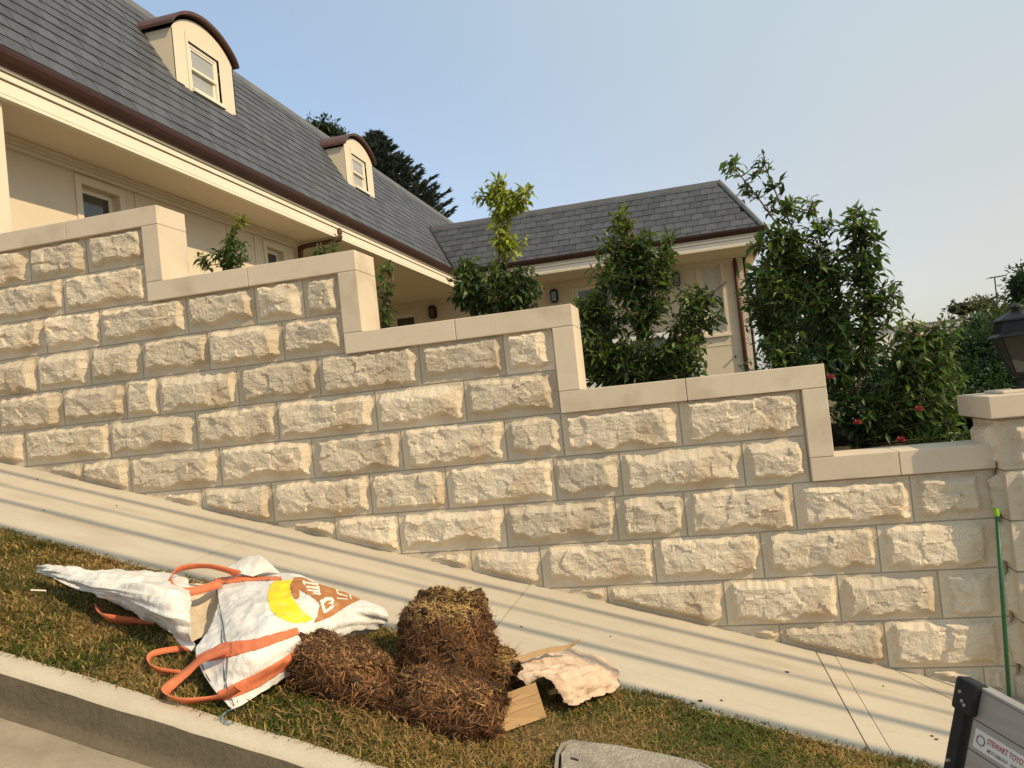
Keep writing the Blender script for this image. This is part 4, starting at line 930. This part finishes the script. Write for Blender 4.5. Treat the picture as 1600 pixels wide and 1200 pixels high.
# loose end and top flap
S5, N5 = sheet([[(352, 893, .19), (378, 874, .24), (404, 869, .26)], [(370, 896, .2), (395, 882, .25), (420, 880, .25)], [(395, 902, .2), (415, 895, .22), (436, 897, .2)]], 30, 36, .006, 15, .006); sheet_obj('flap', S5, N5, M['bag'], bag)
def strap(pts, hw, name='strap', mat='strap', tw=None):
    P_ = np.array([gp(u, v, h) for u, v, h in pts]); P_ = smooth_path(P_, 8); T_, A_, B_ = frames(P_)
    a = np.linspace(*(tw or (.9, .9)), len(P_))[:, None]; W_ = (A_*np.cos(a)+B_*np.sin(a))*hw
    v, f = ribbon(P_, W_); return mesh(name, v, f, M[mat], bag, True)
strap([(345, 912, .19), (300, 924, .20), (272, 921, .21), (265, 908, .22), (275, 892, .24), (300, 885, .26), (330, 885, .27), (362, 893, .24), (372, 897, .21)], .020, tw=(1.2, .5))
strap([(362, 1012, .20), (335, 1022, .165), (312, 1032, .13), (292, 1050, .08), (270, 1068, .04), (259, 1080, .035), (268, 1090, .03), (292, 1095, .03), (330, 1092, .035), (352, 1087, .06), (372, 1076, .10)], .020, tw=(.7, .8))
strap([(296, 1012, .03), (262, 1016, .03), (238, 1022, .03), (232, 1034, .03), (246, 1046, .03), (285, 1052, .02)], .013, tw=(1.2, 1.1))
strap([(152, 948, .03), (160, 962, .05), (185, 968, .04), (215, 972, .02), (240, 975, .015)], .022, tw=(1., .9))
def seam(pts, r=.0018, mat='stitch'):
    P_ = []
    for u, v in pts:
        d = (proj(S)-np.array([u, v])); k = np.unravel_index(np.argmin((d**2).sum(-1)), d.shape[:2]); P_.append(S[k]+N[k]*.004)
    v, f = tube(smooth_path(P_, 5), r, 5); mesh('stitching', v, f, M[mat], bag)
seam([(335, 908), (342, 940), (350, 985), (356, 1030), (354, 1070), (366, 1105)]); seam([(347, 985), (348, 1010), (350, 1050), (352, 1085)])
seam([(310, 1025), (325, 1060), (345, 1095)])
v, f = tube(smooth_path([gp(362, 1108, .03), gp(352, 1114, .01), gp(346, 1122, .012), gp(352, 1128, .012), gp(360, 1131, .012)], 5), .003, 5); mesh('loose_cord', v, f, M['blue'], bag)

# ------------------------------------------------------------------ turf rolls
def turf(u, v, half, hc, yaw, label, seed, nf=6500, ex=3.2, taper=0., roll=0., lump=.24, strawp=1., topn=.55):
    r = np.random.default_rng(seed); g0 = gp(u, v); t = thing('turf_roll', g0, label, 'turf roll', 'rolls of dried turf')
    ex_ = _n(np.array([1, 0, -SLOPE])); ey = np.array([0, 1., 0]); ey = _n(ey-ex_*(ey@ex_)); ez = np.cross(ex_, ey)
    cy_, sy_ = math.cos(yaw), math.sin(yaw); e1 = ex_*cy_+ey*sy_; e2 = -ex_*sy_+ey*cy_; e3 = ez
    e1, e3 = e1*math.cos(roll)+e3*math.sin(roll), e3*math.cos(roll)-e1*math.sin(roll)
    c = g0+ez*hc
    def surf(d):
        k = 1/((np.abs(d)**ex).sum(1)**(1/ex)); q = d*k[:, None]
        cr = vn(d[:, 0]*4.5+seed, d[:, 1]*4.5, d[:, 2]*4.5, seed+7); q = q*(1-.16*np.exp(-(cr/.10)**2)+lump*fbm(d[:, 0]*2.2+seed, d[:, 1]*2.2, d[:, 2]*2.2, seed)+.10*fbm(d[:, 0]*7, d[:, 1]*7+seed, d[:, 2]*7, seed, 3)+.035*vn(d[:, 0]*30, d[:, 1]*30+seed, d[:, 2]*30, seed))[:, None]
        tp = 1-taper*(q[:, 2:3]*.5+.5); q = q*np.hstack([tp, tp, np.ones_like(tp)])
        q = q*np.asarray(half); return c+q[:, :1]*e1+q[:, 1:2]*e2+q[:, 2:]*e3
    bm = bmesh.new(); bmesh.ops.create_icosphere(bm, subdivisions=6, radius=1); dv = np.array([q.co[:] for q in bm.verts]); ff = [tuple(q.index for q in f.verts) for f in bm.faces]; bm.free()
    SV = surf(dv); mesh('soil', SV, ff, M['dirt'], t, True)
    d = r.normal(size=(nf, 3)); d /= np.linalg.norm(d, axis=1, keepdims=True); d = d[(d[:, 2] > -.8)]; m = len(d)
    kk = np.abs(d)**(ex-1)*np.sign(d); Nn = kk[:, :1]*e1/half[0]+kk[:, 1:2]*e2/half[1]+kk[:, 2:]*e3/half[2]; Nn /= np.linalg.norm(Nn, axis=1, keepdims=True)
    B = surf(d); topf = (Nn@e3) > topn; edge_ = r.uniform(size=m) < .10
    tan = r.normal(size=(m, 3)); tan -= Nn*(tan*Nn).sum(1, keepdims=True); tan /= np.linalg.norm(tan, axis=1, keepdims=True)
    D = Nn*(r.uniform(-.12, .22, (m, 1))+edge_[:, None]*.45)+tan*r.uniform(.5, 1, (m, 1))+np.where(topf[:, None], 0*ez, -ez*.2); D /= np.linalg.norm(D, axis=1, keepdims=True)
    L = np.where(topf, r.uniform(.012, .04, m), r.uniform(.014, .065, m)*r.uniform(.5, 1.2, m)); Wd = r.uniform(.0016, .0042, m)
    side = np.cross(D, Nn); side /= np.linalg.norm(side, axis=1, keepdims=True)+1e-9
    curl = r.normal(0, .45, (m, 1))*side+r.normal(0, .25, (m, 3)); Lk = L[:, None]; w = side*Wd[:, None]/2
    B = B-Nn*.004; p1 = B+D*Lk*.4+curl*Lk*.10; p2 = B+D*Lk*.72+curl*Lk*.35; tip = B+D*Lk*.95+curl*Lk*.75
    V = np.stack([B-w, B+w, p1+w, p1-w, p2+w*.8, p2-w*.8, tip], 1).reshape(-1, 3)
    i = np.arange(m)*7
    Fc = [(a, a+1, a+2, a+3) for a in i]+[(a+3, a+2, a+4, a+5) for a in i]+[(a+5, a+4, a+6) for a in i]
    stw = np.array([.55, .36, .14])*r.uniform(.4, 1.3, (m, 1)); root = np.array([.225, .112, .050])*r.uniform(.2, 2.1, (m, 1)); pale = np.array([.42, .33, .22])*r.uniform(.6, 1.1, (m, 1))
    C = np.where((topf & (r.uniform(size=m) < strawp))[:, None], stw, root); pk = (r.uniform(size=m) < .035)&~topf; C[pk] = pale[pk]
    tag(mesh('dry_grass', V, Fc, M['straw'], t, cols=np.repeat(C, 7, 0)), kind='stuff')
turf(690, 1052, (.225, .20, .185), .185, .1, 'tallest roll of dried brown turf, standing behind the others with straw on top', 51, 22000, 3.6, .30, .24, .22, .92, .30)
turf(530, 1080, (.235, .14, .105), .10, .06, 'low dark roll of turf lying under the mouth of the bag', 52, 13000, 2.5, .1, -.10, .26, .22)
turf(694, 1122, (.235, .15, .095), .085, -.08, 'front roll of reddish brown turf with roots outwards, nearest the kerb', 53, 15000, 2.6, .15, .06, .28, .16)
turf(782, 1060, (.085, .15, .07), .065, .3, 'small crumbling scrap of turf between the tall roll and the cardboard', 54, 4500, 2.4, .2)

def debris():
    r = np.random.default_rng(77); V = []; Fc = []; C = []
    for k in range(1500):
        u, v = r.normal(640, 130), r.normal(1100, 38); p = gp(u, v, r.uniform(.012, .035)); a = r.uniform(0, 6.28); L = r.uniform(.01, .06); w = r.uniform(.001, .003)
        if p[1] < 2.58 or p[1] > 3.72: continue
        d = np.array([math.cos(a), math.sin(a), r.uniform(-.3, .3)-SLOPE*math.cos(a)]); s_ = np.array([-math.sin(a), math.cos(a), 0])*w; n = len(V)
        V += [p-s_, p+s_, p+d*L*.6+s_+np.array([0, 0, .006]), p+d*L*.6-s_+np.array([0, 0, .006]), p+d*L]; Fc += [(n, n+1, n+2, n+3), (n+3, n+2, n+4)]
        C += [np.array([.34, .21, .085])*r.uniform(.3, 1.3)]*5
    tag(mesh('straw_litter', V, Fc, M['straw'], cols=np.array(C)), 'loose straw and root crumbs spilled on the grass round the turf rolls', 'litter', kind='stuff')
debris()
# ------------------------------------------------------------------ cardboard
cb = thing('cardboard_sheet', gp(900, 1075), 'torn pale weathered cardboard sheet draped right of the turf rolls', 'cardboard')
Kc = [[(812, 1030, .13), (850, 1020, .135), (868, 1012, .13), (905, 1016, .11), (930, 1022, .09), (952, 1035, .07)],
      [(806, 1045, .13), (845, 1038, .145), (880, 1035, .14), (915, 1036, .12), (945, 1042, .09), (966, 1052, .06)],
      [(803, 1056, .12), (838, 1052, .15), (872, 1060, .145), (908, 1062, .115), (940, 1062, .085), (969, 1062, .055)],
      [(812, 1066, .11), (838, 1058, .14), (872, 1074, .12), (905, 1080, .09), (938, 1076, .065), (968, 1070, .045)],
      [(816, 1067, .10), (842, 1064, .12), (886, 1100, .055), (912, 1098, .045), (936, 1090, .04), (960, 1080, .035)]]
S6, N6 = sheet(Kc, 70, 90, .007, 21, .004, 1.8, folds=(.008, 6, 5, 3))
pc6 = proj((S6[:-1, :-1]+S6[1:, 1:])/2); X6, Y6 = (S6[:-1, :-1]+S6[1:, 1:])[..., 0]*.5, (S6[:-1, :-1]+S6[1:, 1:])[..., 1]*.5
ii, jj = np.meshgrid(np.arange(69), np.arange(89), indexing='ij')
edge = np.minimum(np.minimum(ii, 68-ii), np.minimum(jj, 88-jj))
keep = (edge > 3.0+4.5*fbm(X6*14, Y6*14, 0, 5, 3)) & ~inside(pc6[..., 0], pc6[..., 1], [(836, 1062), (848, 1057), (862, 1064), (874, 1082), (884, 1102), (850, 1106), (834, 1078)])
sheet_obj('torn_sheet', S6, N6, M['paper'], cb, .0018, keep, 0., False)
S7, N7 = sheet([[(800, 1030, .16), (850, 1015, .19), (885, 1008, .21), (908, 1000, .24)], [(815, 1036, .15), (855, 1022, .18), (882, 1016, .19), (900, 1008, .22)]], 14, 40, .006, 23, .004); sheet_obj('torn_flap', S7, N7, M['card'], cb)
S8, N8 = sheet([[(856, 1080, .08), (878, 1070, .11), (884, 1074, .12)], [(858, 1087, .05), (872, 1084, .08), (882, 1084, .09)]], 14, 20, .004, 25); sheet_obj('torn_flap', S8, N8, M['card'], cb)
fl = thing('cardboard_flap', gp(830, 1120), 'flat brown cardboard panel with fold lines propped against the front turf roll', 'cardboard')
c1, c2, c3, c4 = gp(836, 1066, .16), gp(853, 1120, .015), gp(780, 1146, .015), gp(772, 1090, .13)
q = [c1, c2, c3, c4]; nn = _n(np.cross(c2-c1, c4-c1)); nn = -nn if nn@(EYE-c1) < 0 else nn
def cq(s, t, d): return tuple((c4*(1-s)+c1*s)*(1-t)+(c3*(1-s)+c2*s)*t+nn*d)
for t0, t1 in ((0, .30), (.312, .56), (.572, 1.)):
    V = [cq(s, t, d) for d in (0, .004) for s, t in ((0, t0), (1, t0), (1, t1), (0, t1))]
    mesh('card_panel', V, [(0, 1, 2, 3), (4, 7, 6, 5), (0, 4, 5, 1), (1, 5, 6, 2), (2, 6, 7, 3), (3, 7, 4, 0)], M['card'], fl)
V = [cq(s, t, d) for d in (-.001, .0015) for s, t in ((0.01, .01), (.99, .01), (.99, .99), (0.01, .99))]
mesh('card_core', V, [(0, 1, 2, 3), (4, 7, 6, 5), (0, 4, 5, 1), (1, 5, 6, 2), (2, 6, 7, 3), (3, 7, 4, 0)], M['card'], fl)
# litter on grass
st_ = gp(58, 922, .02); tag(mesh('stick', *tube([gp(48, 922, .03), gp(72, 923, .035)], .004, 6), M['letter']), 'short pale stick on the grass left of the bag tip', 'stick')

# ------------------------------------------------------------------ verge grass
def grass(n, seed):
    r = np.random.default_rng(seed); x = r.uniform(-6.2, 1.6, n); y = r.uniform(2.545, 3.70, n)
    y = np.where(r.uniform(size=n) < .06, 3.66+.035*fbm(x*7, 1., 0, 3), y)
    dry = fbm(x*2.2+9, y*2.6, 0, 17, 3)+.35*fbm(x*9, y*9, 0, 19, 2)
    k = ~inside(x, y, shr(.99)); x, y, dry = x[k], y[k], dry[k]; n = len(x)
    sparse = r.uniform(size=n) < np.clip(1.05-.5*np.clip(dry, 0, 1), .3, 1); x, y, dry = x[sparse], y[sparse], dry[sparse]; n = len(x)
    z = zg(x, y)-.01; B = np.stack([x, y, z], -1)
    h = r.uniform(.016, .046, n)*(1+.25*fbm(x*4, y*4, 0, 23, 2)); a = r.uniform(0, 6.283, n); lean = r.uniform(.3, 2.0, n)
    d = np.stack([np.cos(a)*lean, np.sin(a)*lean, np.ones(n)], -1); d /= np.linalg.norm(d, axis=1, keepdims=True)
    s = np.stack([-np.sin(a+r.normal(0, .6, n)), np.cos(a), np.zeros(n)], -1); w = r.uniform(.0018, .0038, n)[:, None]
    mid = B+d*h[:, None]*.55; tip = B+d*h[:, None]+np.stack([np.cos(a), np.sin(a), -.4*np.ones(n)], -1)*(h*r.uniform(.1, .5, n))[:, None]
    V = np.stack([B-s*w, B+s*w, mid+s*w*.8, mid-s*w*.8, tip], 1).reshape(-1, 3); i = np.arange(n)*5
    Fc = [(q, q+1, q+2, q+3) for q in i]+[(q+3, q+2, q+4) for q in i]
    gcol = np.array([.095, .120, .024])+r.normal(0, .014, (n, 3)); br = np.array([.37, .25, .09])*r.uniform(.6, 1.3, (n, 1))
    p = 1/(1+np.exp(-(dry*3.0+.30+r.normal(0, 1.2, n))))
    C = np.where((r.uniform(size=n) < p)[:, None], br, gcol*r.uniform(.6, 1.35, (n, 1))); C = np.clip(C, .005, 1)
    return mesh('grass', V, Fc, M['grass'], cols=np.repeat(C, 5, 0))
gr = tag(grass(210000, 61), 'short patchy green and straw coloured grass on the verge', 'grass', kind='stuff')
# scattered grit on the path
r = np.random.default_rng(71)
for k, (u, v) in enumerate([(68, 797), (52, 838), (58, 749), (182, 790), (735, 918), (954, 994), (1230, 1050), (1380, 1072), (1463, 1155), (1083, 1099), (1094, 1095), (1127, 1094), (1456, 1150), (815, 979)]):
    p = gp(u, v, .003); bm = bmesh.new(); bmesh.ops.create_icosphere(bm, subdivisions=1, radius=.008*r.uniform(.6, 1.3))
    vv = [np.array(q.co[:])*np.array([1.5, 1, .5])*r.uniform(.7, 1.2)+p for q in bm.verts]; ff = [tuple(q.index for q in f.verts) for f in bm.faces]; bm.free()
    tag(mesh('dirt_crumb', vv, ff, M['dirt']), 'tiny dark crumb of soil on the concrete footpath', 'crumb', 'crumbs scattered on the footpath')

# ------------------------------------------------------------------ overhead cables (their shadows cross the path)
for ys_, rad, lb in ((4.68, .030, 'overhead cable nearest the wall'), (4.40, .018, 'thin second overhead cable from the wall'), (4.12, .032, 'third overhead cable from the wall'), (3.72, .040, 'thick outer overhead cable nearest the road')):
    t_ = 8.6; pts = []
    for x in np.linspace(-22, 22, 15):
        pts.append(np.array([x, ys_, float(zg(x, ys_))])+SUN*t_+np.array([0, 0, .0006*x*x]))
    tag(mesh('overhead_cable', *tube(pts, rad, 8), M['rubber']), lb+', running along the street above the frame', 'cable', 'overhead cables along the street')
